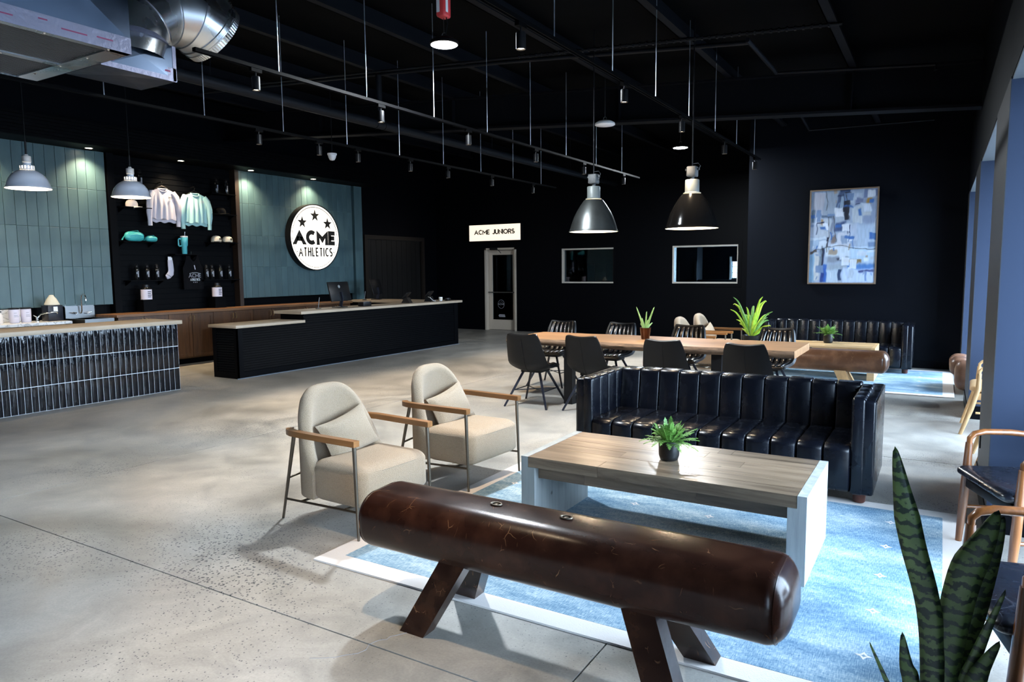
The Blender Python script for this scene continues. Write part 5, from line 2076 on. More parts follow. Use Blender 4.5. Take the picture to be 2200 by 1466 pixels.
def white_pendant(loc, lab):
    t = thing('pendant_lamp', lab, 'pendant', loc, 0, 'white bar pendants')
    H = [(0.085, 0.215), (0.12, 0.20), (0.165, 0.165), (0.20, 0.115), (0.222, 0.06), (0.232, 0.022), (0.244, 0.010), (0.246, 0.0), (0.238, 0.0)]
    m = MB()
    m.lathe(H, 40, caps=False)
    m.build('shade', 'enamel', t)
    m = MB()
    m.lathe([(r_ - 0.006, z) for r_, z in H[1:-1]] + [(0.24, 0.001)], 40, caps=False)
    m.build('shade_lining', 'enamel_in', t)
    m = MB()
    m.lathe([(0.072, 0.215), (0.078, 0.22), (0.078, 0.232)], 28, caps=False)
    m.lathe([(0.078, 0.262), (0.074, 0.27), (0.044, 0.275), (0.044, 0.305)], 28, caps=False)
    for i in range(14):
        a = 2 * pi * i / 14
        m.box(-0.007, -0.009, 0.230, 0.004, 0.009, 0.264, Matrix.Rotation(a, 4, 'Z') @ Matrix.Translation((0.073, 0, 0)))
    m.build('vent_collar', 'enamel', t)
    m = MB()
    m.lathe([(0.0, 0.224), (0.06, 0.226), (0.06, 0.262), (0.0, 0.268)], 20)
    m.build('vent_glow', 'bulb', t)
    m = MB()
    m.lathe([(0.043, 0.305), (0.048, 0.31), (0.048, 0.375), (0.043, 0.38), (0.024, 0.385), (0.018, 0.40), (0.0, 0.402)], 24)
    m.build('socket', 'porcelain', t)
    m = MB()
    m.cyl((0, 0, 0.40), (0, 0, 0.55), 0.012, n=8)
    m.cyl((0, 0, 0.55), (0, 0, zc(loc[0]) - loc[2]), 0.005, n=8)
    m.build('cord', 'blackmetal', t)
    m = MB()
    m.lathe([(0.0, 0.04), (0.035, 0.05), (0.045, 0.085), (0.035, 0.13), (0.02, 0.16), (0.02, 0.21)], 16)
    m.build('bulb', 'bulb', t)
    add_light('pendant_bulb', 'POINT', (0, 0, 0.02), 36, WARM, t, soft=0.04)
    return t


white_pendant((-9.35, 4.40, 2.63), 'white enamel bar pendant in front of the teal tiles')
white_pendant((-9.35, 5.66, 2.63), 'white enamel bar pendant in front of the merchandise bay')

# ================================================================== RUGS
def rug(x0, y0, x1, y1, bw, lab, motifs):
    t = thing('area_rug', lab, 'rug', (x0, y0, 0), 0, 'blue rugs')
    W_, D_ = x1 - x0, y1 - y0
    m = MB()
    for (a, b, c, d) in ((0, 0, W_, bw), (0, D_ - bw, W_, D_), (0, bw, bw, D_ - bw), (W_ - bw, bw, W_, D_ - bw)):
        m.box(a, b, 0.0005, c, d, 0.010)
    m.build('rug_border', 'rugborder', t, smooth=False)
    m = MB()
    m.box(bw, bw, 0.0005, W_ - bw, D_ - bw, 0.011)
    m.build('rug_field', 'rugfield', t, smooth=False)
    mm = MB()
    for s in (1.0,):
        o = [(0.034, 0), (0.012, 0.010), (0, 0.034), (-0.012, 0.010), (-0.034, 0), (-0.012, -0.010), (0, -0.034), (0.012, -0.010)]
        i_ = [(p[0] * 0.42, p[1] * 0.42) for p in o]
        vs = [(x, y, 0.0014) for x, y in o] + [(x, y, 0.0014) for x, y in i_] + [(x, y, 0) for x, y in o]
        fs = []
        for k in range(8):
            j = (k + 1) % 8
            fs += [(k, j, 8 + j, 8 + k), (16 + k, 16 + j, j, k)]
        mm.add(vs, fs)
    mme = mm.mesh('rug_motif', smooth=False)
    for (mx, my) in motifs:
        link('rug_motif', mme, 'rugmotif', t, (mx - x0, my - y0, 0.0105))
    return t


mot = [(x, y) for x in (-0.21, -0.72, -1.23, -1.74, -2.25, -2.70) for y in (4.95, 4.5, 4.05, 3.6, 3.15)]
rug(-2.965, 2.725, 0.195, 5.33, 0.125, 'blue rug with cream border under the near coffee table', mot)
mot2 = [(x, y + 7.35) for x, y in mot]
rug(-2.965, 10.16, 0.195, 12.66, 0.125, 'blue rug with cream border under the far sofa', mot2)


# ================================================================== SOFAS
def make_sofa(name, label):
    t = thing(name, label, 'sofa', group='black channelled leather sofas')
    W_, D_, H_ = 1.10, 0.42, 0.73      # half width, half depth, height
    AT = 0.125
    m = MB()
    m.rbox((0, 0.335, 0.39), (W_ - 0.02, 0.085, 0.315), 0.03, 3)
    m.build('back_shell', 'sofaleather', t, sharp=60)
    m = MB()
    m.rbox((0, 0.0, 0.12), (W_ - 0.06, D_ - 0.03, 0.05), 0.02, 3)
    m.build('seat_base', 'sofaleather', t, sharp=60)
    for s in (-1, 1):
        m = MB()
        m.rbox((s * (W_ - 0.045), 0, 0.395), (0.045, D_, 0.325), (0.02, 0.02, 0.022), 5)
        m.build('arm_shell', 'sofaleather', t, sharp=60)
        # outer welt
        m = MB()
        xo = s * (W_ - 0.004)
        m.tube([(xo, -D_ + 0.012, 0.085), (xo, -D_ + 0.012, 0.69), (xo, -D_ + 0.03, 0.712), (xo, D_ - 0.03, 0.712)], 0.006, 6, up=(1, 0, 0))
        m.build('arm_piping', 'piping', t)
        na = 4
        ya, yb = -D_ - 0.004, 0.27
        for k in range(na):
            a = ya + (yb - ya) * k / na
            b = ya + (yb - ya) * (k + 1) / na
            m = MB()
            m.rbox((s * (W_ - 0.105), (a + b) / 2, 0.40), (0.045, (b - a) / 2 + 0.002, 0.335), (0.022, 0.03, 0.03), 7)
            m.build('arm_channel', 'sofaleather', t, sharp=180)
    n = 11
    xi = W_ - AT - 0.02
    for k in range(n):
        a = -xi + 2 * xi * k / n
        b = -xi + 2 * xi * (k + 1) / n
        hw = (b - a) / 2 + 0.003
        jit = rnd.uniform(-0.004, 0.004)
        m = MB()

        def bend(p):
            # puff the middle of the channel forward and lean the top back
            q = (p[2] - 0.37) / 0.37
            return (p[0], p[1] + 0.05 * max(0, q) - 0.026 * (1 - ((p[0] - (a + b) / 2) / hw) ** 2), p[2])
        m.rbox(((a + b) / 2, 0.235, 0.555), (hw, 0.075, 0.19 + jit), (0.016, 0.028, 0.035), 9, fn=bend)
        m.build('back_channel', 'sofaleather', t, sharp=180)
        m = MB()

        def crown(p):
            q = 1 - ((p[0] - (a + b) / 2) / hw) ** 2
            return (p[0], p[1] - (0.013 * q if p[1] < -0.3 else 0), p[2] + (0.013 * q if p[2] > 0.3 else 0))
        m.rbox(((a + b) / 2, -0.11, 0.235), (hw, 0.325, 0.165 + jit * 0.5), (0.016, 0.07, 0.05), 9, fn=crown)
        m.build('seat_channel', 'sofaleather', t, sharp=180)
    for sx in (-1, 1):
        for sy in (-1, 1):
            m = MB()
            m.lathe([(0.032, 0.0), (0.04, 0.01), (0.042, 0.07), (0.0, 0.072)], 16, (sx * (W_ - 0.09), sy * (D_ - 0.09), 0))
            m.build('foot', 'footwood', t)
    return t


used = []
sofa = make_sofa('leather_sofa', '')
place(sofa, used, (-1.432, 5.625, 0.0115), 0, 'black channel tufted leather sofa behind the near coffee table')
place(sofa, used, (-1.43, 12.48, 0.0115), 0, 'black channel tufted leather sofa against the back wall under the painting')

# ================================================================== COFFEE TABLES
def coffee_table(loc, lab, panel, top, apron, name):
    t = thing(name, lab, 'coffee table', loc)
    HX, HY, H_ = 0.825, 0.385, 0.466
    for s in (-1, 1):
        m = MB()
        a, b = sorted((s * HX, s * (HX - 0.092)))
        m.box(a, -HY, 0, b, HY, H_ - 0.066)
        a, b = sorted((s * HX, s * (HX - 0.046)))
        m.box(a, -HY, H_ - 0.066, b, HY, H_)
        m.build('end_panel', panel, t, smooth=False)
    rr = random.Random(3)
    rows = 6
    for r_ in range(rows):
        y0 = -HY + 2 * HY * r_ / rows
        y1 = -HY + 2 * HY * (r_ + 1) / rows
        x = -HX + 0.047
        cuts = sorted(rr.uniform(-0.6, 0.6) for _ in range(1 + r_ % 2))
        for c in cuts + [HX - 0.047]:
            m = MB()
            m.rbox(((x + c) / 2, (y0 + y1) / 2, H_ - 0.0325 + rr.uniform(-0.0006, 0.0006)), ((c - x) / 2 - 0.0004, (y1 - y0) / 2 - 0.0004, 0.0325), 0.0016, 1)
            m.build('plank', top, t, smooth=False)
            x = c
    for y in (-HY + 0.05, HY - 0.09):
        for (a, b) in ((-HX + 0.093, -0.42), (-0.42, 0.25), (0.25, HX - 0.093)):
            m = MB()
            m.box(a + 0.0005, y, H_ - 0.14, b - 0.0005, y + 0.04, H_ - 0.066)
            m.build('apron_board', apron, t, smooth=False)
    return t


coffee_table((-1.352, 4.09, 0.0112), 'reclaimed wood coffee table with grey washed end panels', 'greywood', 'oldwood', 'apronwood', 'coffee_table')
coffee_table((-1.585, 11.48, 0.0112), 'pale oak coffee table in front of the far sofa', 'oak', 'oak', 'oak', 'coffee_table')

# ================================================================== GYM HORSE BENCHES
def horse_bench(loc, lab, lm, legm, rz=0.0, hx=0.985):
    t = thing('horse_bench', lab, 'bench', loc, rz, 'gym horse benches')
    m = MB()

    def sag(p):
        q = 1 - min(1, abs(p[0]) / hx) ** 4
        return (p[0], p[1], p[2] + 0.006 * sin(p[0] * 7) * q + (0.008 * q if p[2] > 0.45 else 0))
    m.rbox((0, 0, 0.428), (hx, 0.190, 0.137), (0.085, 0.13, 0.115), 13, fn=sag)
    m.build('padded_body', lm, t, sharp=180)
    for s in (-1, 1):
        m = MB()
        pts = []
        for i in range(32):
            a = 2 * pi * i / 32
            c, s_ = cos(a), sin(a)
            pts.append((s * (hx - 0.05), 0.06 * (1 if c > 0 else -1) + 0.1195 * c, 0.428 + 0.022 * (1 if s_ > 0 else -1) + 0.106 * s_))
        m.tube(pts, 0.0035, 5, closed=True, up=(1, 0, 0))
        m.build('end_seam', lm, t)
    for x in (-0.29, 0.06):
        m = MB()
        m.lathe([(0.0, 0.572), (0.010, 0.571), (0.014, 0.567), (0.014, 0.55)], 14, (x, 0.02, 0))
        m.tube([(x + 0.026 * cos(a), 0.02 + 0.018 * sin(a), 0.571) for a in [2 * pi * i / 16 for i in range(16)]], 0.004, 6, closed=True)
        m.build('stud', 'bronze', t)
    for sx in (-1, 1):
        for sy in (-1, 1):
            m = MB()
            top = Vector((sx * 0.415, sy * 0.075, 0.36))
            bot = Vector((sx * 0.59, sy * 0.205, 0.0))
            a, b = 0.066, 0.042
            vs = []
            for p, k in ((bot, 1.0), (top, 1.05)):
                for (u, v) in ((-a, -b), (a, -b), (a, b), (-a, b)):
                    vs.append((p.x + u * k, p.y + v * k, p.z))
            m.add(vs, [(3, 2, 1, 0), (4, 5, 6, 7), (0, 1, 5, 4), (1, 2, 6, 5), (2, 3, 7, 6), (3, 0, 4, 7)])
            m.build('leg', legm, t, smooth=False)
    return t


horse_bench((-1.375, 2.605, 0.0055), 'dark brown worn leather gym horse bench in the foreground', 'benchleather', 'benchleg').rotation_euler.x = 0.026
horse_bench((-1.50, 9.92, 0), 'lighter brown leather gym horse bench behind the dining table', 'bench2leather', 'lightwood')

# ================================================================== BOUCLE LOUNGE CHAIRS (local +X is forward)
def make_lounge():
    t = thing('lounge_chair', '', 'armchair', group='boucle lounge chairs')
    # seat block
    m = MB()

    def crown(p):
        if p[2] > 0.35:
            q = max(0, 1 - ((p[0] - 0.08) / 0.34) ** 2) * max(0, 1 - (p[1] / 0.30) ** 2)
            return (p[0], p[1], p[2] + 0.02 * q)
        return p
    m.rbox((0.13, 0, 0.30), (0.24, 0.312, 0.13), (0.10, 0.08, 0.055), 9, fn=crown)
    m.build('seat_block', 'boucle', t, sharp=180)
    m = MB()
    m.tube([(0.045 + sx * 0.0, 0, 0) for sx in ()] or [(0.365 - 0.1 * (1 - abs(cos(a))) if False else 0.13 + 0.237 * (abs(cos(a)) ** 0.45) * (1 if cos(a) > 0 else -1),
             0.310 * (abs(sin(a)) ** 0.45) * (1 if sin(a) > 0 else -1), 0.392) for a in [2 * pi * i / 48 for i in range(48)]], 0.004, 5, closed=True)
    m.build('seat_piping', 'boucle', t)
    # wrap-around back
    m = MB()
    NP, secn = 36, 14
    rows = []
    for i in range(NP + 1):
        ph = radians(-90 + 180 * i / NP)
        c, s_ = cos(ph), sin(ph)
        yy = abs(s_) if abs(degp(ph)) < 90 else 1.0
        zt = 0.40 + 0.47 * sqrt(max(0.0, 1 - min(1, abs(s_)) ** 3.2)) if abs(degp(ph)) < 90 else 0.40
        # outer and inner plan curves
        bx = -0.055
        xo, yo = bx - 0.295 * max(c, 0) ** 0.85, 0.325 * (1 if s_ >= 0 else -1) * abs(s_) ** 0.9
        th = 0.10
        xi, yi = bx - (0.295 - th) * max(c, 0) ** 0.85, (0.325 - th * 0.75) * (1 if s_ >= 0 else -1) * abs(s_) ** 0.9
        if abs(degp(ph)) > 90:
            k = (abs(degp(ph)) - 90) / 22
            xo = bx + 0.12 * k
            yo = 0.298 * (1 if s_ >= 0 else -1)
            xi = bx + 0.12 * k
            yi = (0.298 - th * 0.75) * (1 if s_ >= 0 else -1)
        zb = 0.185
        sec = []
        zmid = [zb, zb + 0.1, (zb + zt) / 2, zt - 0.07]
        lean = 0.0
        for z in zmid:
            sec.append((xo, yo, z))
        r_ = 0.05
        for q in range(1, 6):
            a = pi * q / 6
            f = 0.5 - 0.5 * cos(a)
            sec.append((xo + (xi - xo) * f, yo + (yi - yo) * f, zt - 0.07 + 0.07 * sin(a)))
        for z in zmid[::-1]:
            sec.append((xi, yi, z))
        rows.append(sec)
    n = len(rows[0])
    vs = [p for r_ in rows for p in r_]
    fs = [(k * n + i, k * n + i + 1, (k + 1) * n + i + 1, (k + 1) * n + i) for k in range(NP) for i in range(n - 1)]
    fs += [(k * n + n - 1, k * n, (k + 1) * n, (k + 1) * n + n - 1) for k in range(NP)]
    fs.append(tuple(range(n))[::-1])
    fs.append(tuple(range(NP * n, (NP + 1) * n)))
    m.add(vs, fs)
    bk = m.build('backrest', 'boucle', t, sharp=70)
    # pillow
    m = MB()
    Mp = Matrix.Translation((-0.105, 0.03, 0.535)) @ Matrix.Rotation(radians(13), 4, 'X') @ Matrix.Rotation(radians(-20), 4, 'Y')

    def pil(sg):
        def f(u, v):
            a, b = u * 2 - 1, v * 2 - 1
            th = 0.062 * ((1 - a * a) ** 0.5 if abs(a) < 1 else 0) ** 0.75 * ((1 - b * b) ** 0.5 if abs(b) < 1 else 0) ** 0.75
            ya = a * (0.21 - 0.018 * (1 - b * b))
            zb = b * (0.145 - 0.018 * (1 - a * a))
            return (sg * th, ya, zb)
        return f
    m.grid(pil(1), 16, 14, M=Mp)
    m.grid(lambda u, v: pil(-1)(1 - u, v), 16, 14, M=Mp)
    m.build('pillow', 'boucle2', t, sharp=180)
    for s in (-1, 1):
        m = MB()
        pts = [(-0.30, s * 0.285, 0.598), (-0.27, s * 0.315, 0.598), (-0.22, s * 0.332, 0.598), (-0.14, s * 0.338, 0.598), (0.05, s * 0.334, 0.595), (0.36, s * 0.325, 0.592)]
        m.bar(pts, 0.046, 0.036)
        m.build('armrest', 'armwood', t, sharp=50)
        m = MB()
        m.cyl((0.335, s * 0.322, 0.575), (0.345, s * 0.325, 0.0), 0.013, 0.0085, 10)
        m.build('leg', 'bronze', t)
        m = MB()
        m.cyl((-0.215, s * 0.325, 0.58), (-0.40, s * 0.30, 0.0), 0.013, 0.0085, 10)
        m.build('leg', 'bronze', t)
        m = MB()
        m.cyl((-0.355, s * 0.305, 0.14), (0.34, s * 0.305, 0.165), 0.008, n=8)
        m.build('side_rail', 'bronze', t)
    m = MB()
    m.cyl((-0.305, -0.312, 0.29), (-0.38, 0.0, 0.29), 0.008, n=8)
    m.cyl((-0.38, 0.0, 0.29), (-0.305, 0.312, 0.29), 0.008, n=8)
    m.build('rear_rail', 'bronze', t)
    m = MB()
    m.cyl((0.2, -0.305, 0.158), (0.2, 0.305, 0.158), 0.008, n=8)
    m.cyl((-0.2, -0.305, 0.146), (-0.2, 0.305, 0.146), 0.008, n=8)
    m.build('cross_rail', 'bronze', t)
    return t


def degp(a):
    return a * 180 / pi


lc = make_lounge()
used = []
place(lc, used, (-3.245, 3.395, 0.005), radians(-4), 'cream boucle lounge chair nearest the viewer, left of the dark bench')
place(lc, used, (-3.21, 4.505, 0), radians(-4), 'cream boucle lounge chair beside the coffee table and near sofa')
place(lc, used, (-3.17, 10.80, 0), radians(0), 'cream boucle lounge chair farther back, left one behind the dining table')
place(lc, used, (-3.15, 11.74, 0), radians(0), 'cream boucle lounge chair farther back, right one next to the lime plant')

for o in used:
    o.rotation_euler.y = -0.0145
    o.location.z = 0.0052

# ================================================================== DINING TABLE (live edge slab)
t = thing('dining_table', 'long live edge wooden dining table on black metal legs', 'dining table', (-2.93, 8.03, 0))
HX, HY, ZT = 1.69, 0.475, 0.775
rr = random.Random(11)
NX = 60


def wav(x, s):
    return HY + 0.018 * sin(x * 3.1 + s) + 0.012 * sin(x * 7.3 + 2 * s) + 0.006 * sin(x * 17 + s)


m = MB()
vs = []
for i in range(NX + 1):
    x = -HX + 2 * HX * i / NX
    a, b = wav(x, 1.0), wav(x, 2.6)
    vs += [(x, -a, ZT), (x, b, ZT), (x, b - 0.02, ZT - 0.078), (x, -a + 0.02, ZT - 0.078)]
fs = []
for i in range(NX):
    k = 4 * i
    fs += [(k, k + 4, k + 5, k + 1), (k + 2, k + 6, k + 7, k + 3)]
fs += [(0, 1, 2, 3), (4 * NX + 3, 4 * NX + 2, 4 * NX + 1, 4 * NX)]
m.add(vs, fs)
m.build('slab_top', 'slab', t, smooth=False)
for s, sd in ((-1, 1.0), (1, 2.6)):
    m = MB()
    vs = []
    for i in range(NX + 1):
        x = -HX + 2 * HX * i / NX
        a = wav(x, sd)
        for j, (dz, dy) in enumerate(((0.0, 0.0), (-0.014, 0.012), (-0.034, 0.020), (-0.056, 0.008), (-0.0785, -0.022))):
            vs.append((x, s * (a + dy + rr.uniform(-0.005, 0.005) * (0 < j < 4)), ZT + dz + (rr.uniform(-0.004, 0.004) if 0 < j < 4 else 0)))
    fs = []
    for i in range(NX):
        for j in range(4):
            q = (i * 5 + j, i * 5 + j + 1, (i + 1) * 5 + j + 1, (i + 1) * 5 + j)
            fs.append(q if s < 0 else q[::-1])
    m.add(vs, fs)
    m.build('live_edge', 'bark', t, sharp=60)
for sx in (-0.87, 0.9):
    m = MB()
    m.box(sx - 0.055, -0.44, 0, sx + 0.055, -0.34, ZT - 0.079)
    m.build('leg_post', 'blackmetal', t, smooth=False)
    m = MB()
    m.box(sx - 0.055, 0.34, 0, sx + 0.055, 0.44, ZT - 0.079)
    m.build('leg_post', 'blackmetal', t, smooth=False)
    m = MB()
    m.box(sx - 0.055, -0.34, 0, sx + 0.055, 0.34, 0.05)
    m.box(sx - 0.055, -0.34, ZT - 0.12, sx + 0.055, 0.34, ZT - 0.0795)
    m.build('leg_rail', 'blackmetal', t, smooth=False)
boxo('steel_channel', (-1.3, -0.03, ZT - 0.115, 1.3, 0.03, ZT - 0.079), 'blackmetal', t)


# ================================================================== DINING CHAIRS (local +Y is forward)
def make_dining_chair():
    t = thing('dining_chair', '', 'chair', group='black dining chairs around the live edge table')
    prof = [(0.245, 0.452), (0.225, 0.47), (0.13, 0.468), (0.0, 0.452), (-0.12, 0.445), (-0.20, 0.465), (-0.245, 0.52), (-0.275, 0.60), (-0.305, 0.70), (-0.335, 0.80), (-0.358, 0.875)]
    wid = [0.20, 0.215, 0.235, 0.24, 0.242, 0.245, 0.242, 0.232, 0.218, 0.203, 0.185]
    cup = [0.0, 0.008, 0.022, 0.04, 0.06, 0.075, 0.07, 0.06, 0.05, 0.038, 0.028]

    def lerp(a, f):
        k = f * (len(a) - 1)
        i = min(int(k), len(a) - 2)
        q = k - i
        if isinstance(a[0], tuple):
            return tuple(a[i][j] + (a[i + 1][j] - a[i][j]) * q for j in range(2))
        return a[i] + (a[i + 1] - a[i]) * q

    def shell(off):
        def f(u, v):
            s = u * 2 - 1
            y, z = lerp(prof, v)
            w_ = lerp(wid, v)
            c = lerp(cup, v)
            y2, z2 = lerp(prof, min(1, v + 0.02))
            y1_, z1_ = lerp(prof, max(0, v - 0.02))
            ty, tz_ = y2 - y1_, z2 - z1_
            l = sqrt(ty * ty + tz_ * tz_) or 1
            ny, nz = tz_ / l, -ty / l          # towards the sitter
            if ny * 1 + nz < 0:
                ny, nz = -ny, -nz
            r_ = 1.0
            if v > 0.93:
                r_ = 1 - 0.045 * ((v - 0.93) / 0.07) ** 2
            cc = c * abs(s) ** 2.2 + off
            zz = z + nz * cc
            if v > 0.9:
                zz -= (0.010 * abs(s) ** 8 - 0.012 * s * s) * (v - 0.9) / 0.1
            return (s * w_ * r_, y + ny * cc, zz)
        return f
    m = MB()
    m.grid(lambda u, v: shell(0.0)(1 - u, v), 16, 30, 0.032)
    m.build('seat_shell', 'chairleather', t, sharp=70)
    m = MB()
    m.tube([shell(-0.034)(0.5, v / 20) for v in range(8, 20)], 0.0022, 5)
    m.build('back_seam', 'piping', t)
    nC = 6
    for k in range(nC):
        u0, u1 = 0.06 + 0.88 * k / nC, 0.06 + 0.88 * (k + 1) / nC

        def chan(u, v):
            p = shell(0.004 + 0.024 * sqrt(max(0, 1 - (u * 2 - 1) ** 2)) * min(1, 8 * (1 - v), 8 * v + 0.15))(u0 + (u1 - u0) * u, 0.10 + 0.875 * v)
            return p
        m = MB()
        m.grid(lambda u, v: chan(1 - u, v), 6, 18, 0.004)
        m.build('inner_channel', 'ribleather', t, sharp=180)
    for sx in (-1, 1):
        for sy, fy in ((-1, -0.285), (1, 0.285)):
            m = MB()
            m.bar([(sx * 0.10, sy * 0.10, 0.425), (sx * 0.275, fy, 0.0)], 0.028, 0.016, up=(0, 1, 0.2), scale=[1.0, 0.75])
            m.build('leg', 'bluemetal', t, smooth=False)
    m = MB()
    for sx in (-1, 1):
        m.bar([(sx * 0.196, -0.185, 0.19), (sx * 0.196, 0.185, 0.19)], 0.010, 0.010)
    m.bar([(-0.196, 0.18, 0.19), (0.196, -0.18, 0.19)], 0.010, 0.010)
    m.bar([(0.196, 0.18, 0.19), (-0.196, -0.18, 0.19)], 0.010, 0.010)
    m.build('leg_brace', 'bluemetal', t, smooth=False)
    m = MB()
    m.box(-0.13, -0.13, 0.405, 0.13, 0.13, 0.425)
    m.build('under_plate', 'blackmetal', t, smooth=False)
    return t


dc = make_dining_chair()
used = []
od = ['leftmost', 'second from left', 'third from left', 'rightmost']
for i, (x, y) in enumerate(((-4.14, 7.40), (-3.385, 7.47), (-2.47, 7.45), (-1.60, 7.40))):
    place(dc, used, (x, y, 0), radians((3, -3, 2, -2)[i]), 'black dining chair seen from behind, %s along the table near side' % od[i])
for i, (x, y) in enumerate(((-4.66, 8.84), (-3.76, 8.82), (-2.79, 8.82), (-1.72, 8.80))):
    place(dc, used, (x, y, 0), pi + radians((2, -2, 3, -3)[i]), 'black dining chair with ribbed inner back, %s along the table far side' % od[i])


# ================================================================== WOODEN ARMCHAIRS (local +X is forward)
def make_armchair(frame, seat, under, name, sp=0.0):
    t = thing(name, '', 'armchair')
    HWY = 0.295
    for s in (-1, 1):
        m = MB()
        m.tube([(0.30 + sp, s * HWY, 0.0), (0.285 + sp * 0.4, s * HWY, 0.25), (0.275, s * HWY, 0.45), (0.27, s * (HWY), 0.60)], 0.023, 16, [0.72, 1.05, 1.0, 0.8])
        m.build('front_leg', frame, t)
        m = MB()
        m.tube([(-0.36, s * (HWY - 0.03), 0.0), (-0.28, s * (HWY - 0.03), 0.30), (-0.26, s * (HWY - 0.03), 0.55), (-0.30, s * (HWY - 0.03), 0.80)], 0.021, 16, [0.72, 1.05, 1.0, 0.75])
        m.build('rear_leg', frame, t)
        m = MB()
        m.tube([(0.27, s * HWY, 0.585), (0.268, s * HWY, 0.625), (0.245, s * HWY, 0.652), (0.19, s * (HWY + 0.006), 0.664), (0.05, s * (HWY + 0.015), 0.662), (-0.12, s * (HWY + 0.008), 0.645), (-0.28, s * (HWY - 0.02), 0.62)],
               0.026, 16, [0.7, 0.8, 0.85, 0.95, 1.0, 0.95, 0.8], ry=0.018)
        m.build('armrest', frame, t)
        m = MB()
        m.tube([(0.285, s * HWY, 0.22), (-0.29, s * (HWY - 0.03), 0.22)], 0.011, 8)
        m.build('stretcher', frame, t)
    m = MB()
    m.rbox((0.0, 0, 0.375), (0.29, 0.275, 0.035), 0.012, 3)
    m.build('seat_frame', under, t, sharp=60)
    m = MB()

    def dome(p):
        q = max(0, 1 - (p[0] / 0.33) ** 2) * max(0, 1 - (p[1] / 0.29) ** 2)
        return (p[0], p[1], p[2] + (0.025 * q if p[2] > 0.44 else 0))
    m.rbox((0.015, 0, 0.445), (0.33, 0.29, 0.028), (0.05, 0.05, 0.024), 9, fn=dome)
    m.build('seat_cushion', seat, t, sharp=180)
    m = MB()
    m.rbox((0, 0, 0), (0.035, 0.25, 0.14), (0.03, 0.05, 0.05), 7, Matrix.Translation((-0.255, 0, 0.67)) @ Matrix.Rotation(radians(-12), 4, 'Y'))
    m.build('back_cushion', seat, t, sharp=180)
    m = MB()
    m.tube([(-0.30, -0.27, 0.80), (-0.335, -0.12, 0.82), (-0.34, 0, 0.825), (-0.335, 0.12, 0.82), (-0.30, 0.27, 0.80)], 0.022, 16, ry=0.03)
    m.build('top_rail', frame, t)
    m = MB()
    m.cyl((-0.27, -0.265, 0.56), (-0.27, 0.265, 0.56), 0.012)
    m.build('back_rail', frame, t)
    m = MB()
    m.cyl((0.285, -HWY, 0.30), (0.285, HWY, 0.30), 0.0)if False else m.cyl((0.0, -0.27, 0.335), (0.0, 0.27, 0.335), 0.012)
    m.build('seat_rail', frame, t)
    return t


ac = make_armchair('teak', 'seatleather', 'blackmetal', 'wood_armchair')
ac['group'] = 'teak armchairs by the window'
used = []
place(ac, used, (0.535, 4.65, 0), radians(201), 'teak armchair with black leather seat beside the grey pier')
place(ac, used, (0.47, 3.05, 0), radians(193), 'teak armchair with black leather seat behind the snake plant')
al = make_armchair('lightwood', 'tanseat', 'lightwood', 'wood_armchair', 0.10)
al['group'] = 'light oak armchairs in the window recess'
used = []
place(al, used, (0.625, 8.28, 0), radians(178), 'light oak armchair with tan seat in the second window recess')
place(al, used, (0.69, 6.92, 0), radians(180), 'light oak armchair mostly hidden behind the grey pier')

# puffy leather chair in the far recess
t = thing('puffy_chair', 'puffy brown leather lounge chair by the far right window', 'armchair', (0.55, 10.95, 0))
m = MB()
m.rbox((0, 0, 0.12), (0.30, 0.36, 0.09), 0.06, 5)
m.build('base_pad', 'puffleather', t, sharp=180)
m = MB()
m.rbox((0.0, 0, 0.28), (0.36, 0.30, 0.09), (0.1, 0.1, 0.08), 7)
m.build('seat_pad', 'puffleather', t, sharp=180)
for s in (-1, 1):
    for k in range(3):
        m = MB()
        m.rbox((-0.24 + k * 0.22, s * 0.36, 0.24), (0.125, 0.11, 0.19), (0.09, 0.10, 0.13), 7)
        m.build('arm_puff', 'puffleather', t, sharp=180)
for k in range(3):
    m = MB()
    m.rbox((0.34, -0.26 + k * 0.26, 0.42), (0.11, 0.14, 0.20), (0.1, 0.1, 0.12), 7)
    m.build('back_puff', 'puffleather', t, sharp=180)
for k in range(2):
    m = MB()
    m.rbox((-0.30, -0.17 + k * 0.34, 0.33), (0.12, 0.18, 0.12), (0.1, 0.1, 0.1), 7)
    m.build('front_puff', 'puffleather', t, sharp=180)

# ================================================================== PLANTS
def leaf_strip(m, path, width, up=(0, 0, 1), cupf=0.18, tip=0.6, base=0.55, thick=0.0015):
    """blade leaf along path; width is the half width at the widest point"""
    Q = [Vector(p) for p in path]
    P_ = []
    S = 6
    for i in range(len(Q) - 1):
        p0, p1, p2_, p3 = Q[max(i - 1, 0)], Q[i], Q[i + 1], Q[min(i + 2, len(Q) - 1)]
        for k in range(S):
            t_ = k / S
            P_.append(0.5 * ((2 * p1) + (p2_ - p0) * t_ + (2 * p0 - 5 * p1 + 4 * p2_ - p3) * t_ ** 2 + (3 * p1 - p0 - 3 * p2_ + p3) * t_ ** 3))
    P_.append(Q[-1])
    n = len(P_) - 1

    def f(u, v):
        i = int(round(v * n))
        p = P_[i]
        tdir = (P_[min(i + 1, n)] - P_[max(i - 1, 0)]).normalized()
        s = tdir.cross(Vector(up))
        if s.length < 1e-4:
            s = Vector((1, 0, 0))
        s.normalize()
        nn = s.cross(tdir)
        if v < tip:
            w_ = width * (base + (1 - base) * sin(pi / 2 * v / tip))
        else:
            w_ = width * max(0.0, 1 - (v - tip) / (1 - tip)) ** 0.8
        a = u * 2 - 1
        return p + s * a * w_ - nn * (cupf * w_ * (1 - a * a))
    m.grid(f, 4, n, thick)


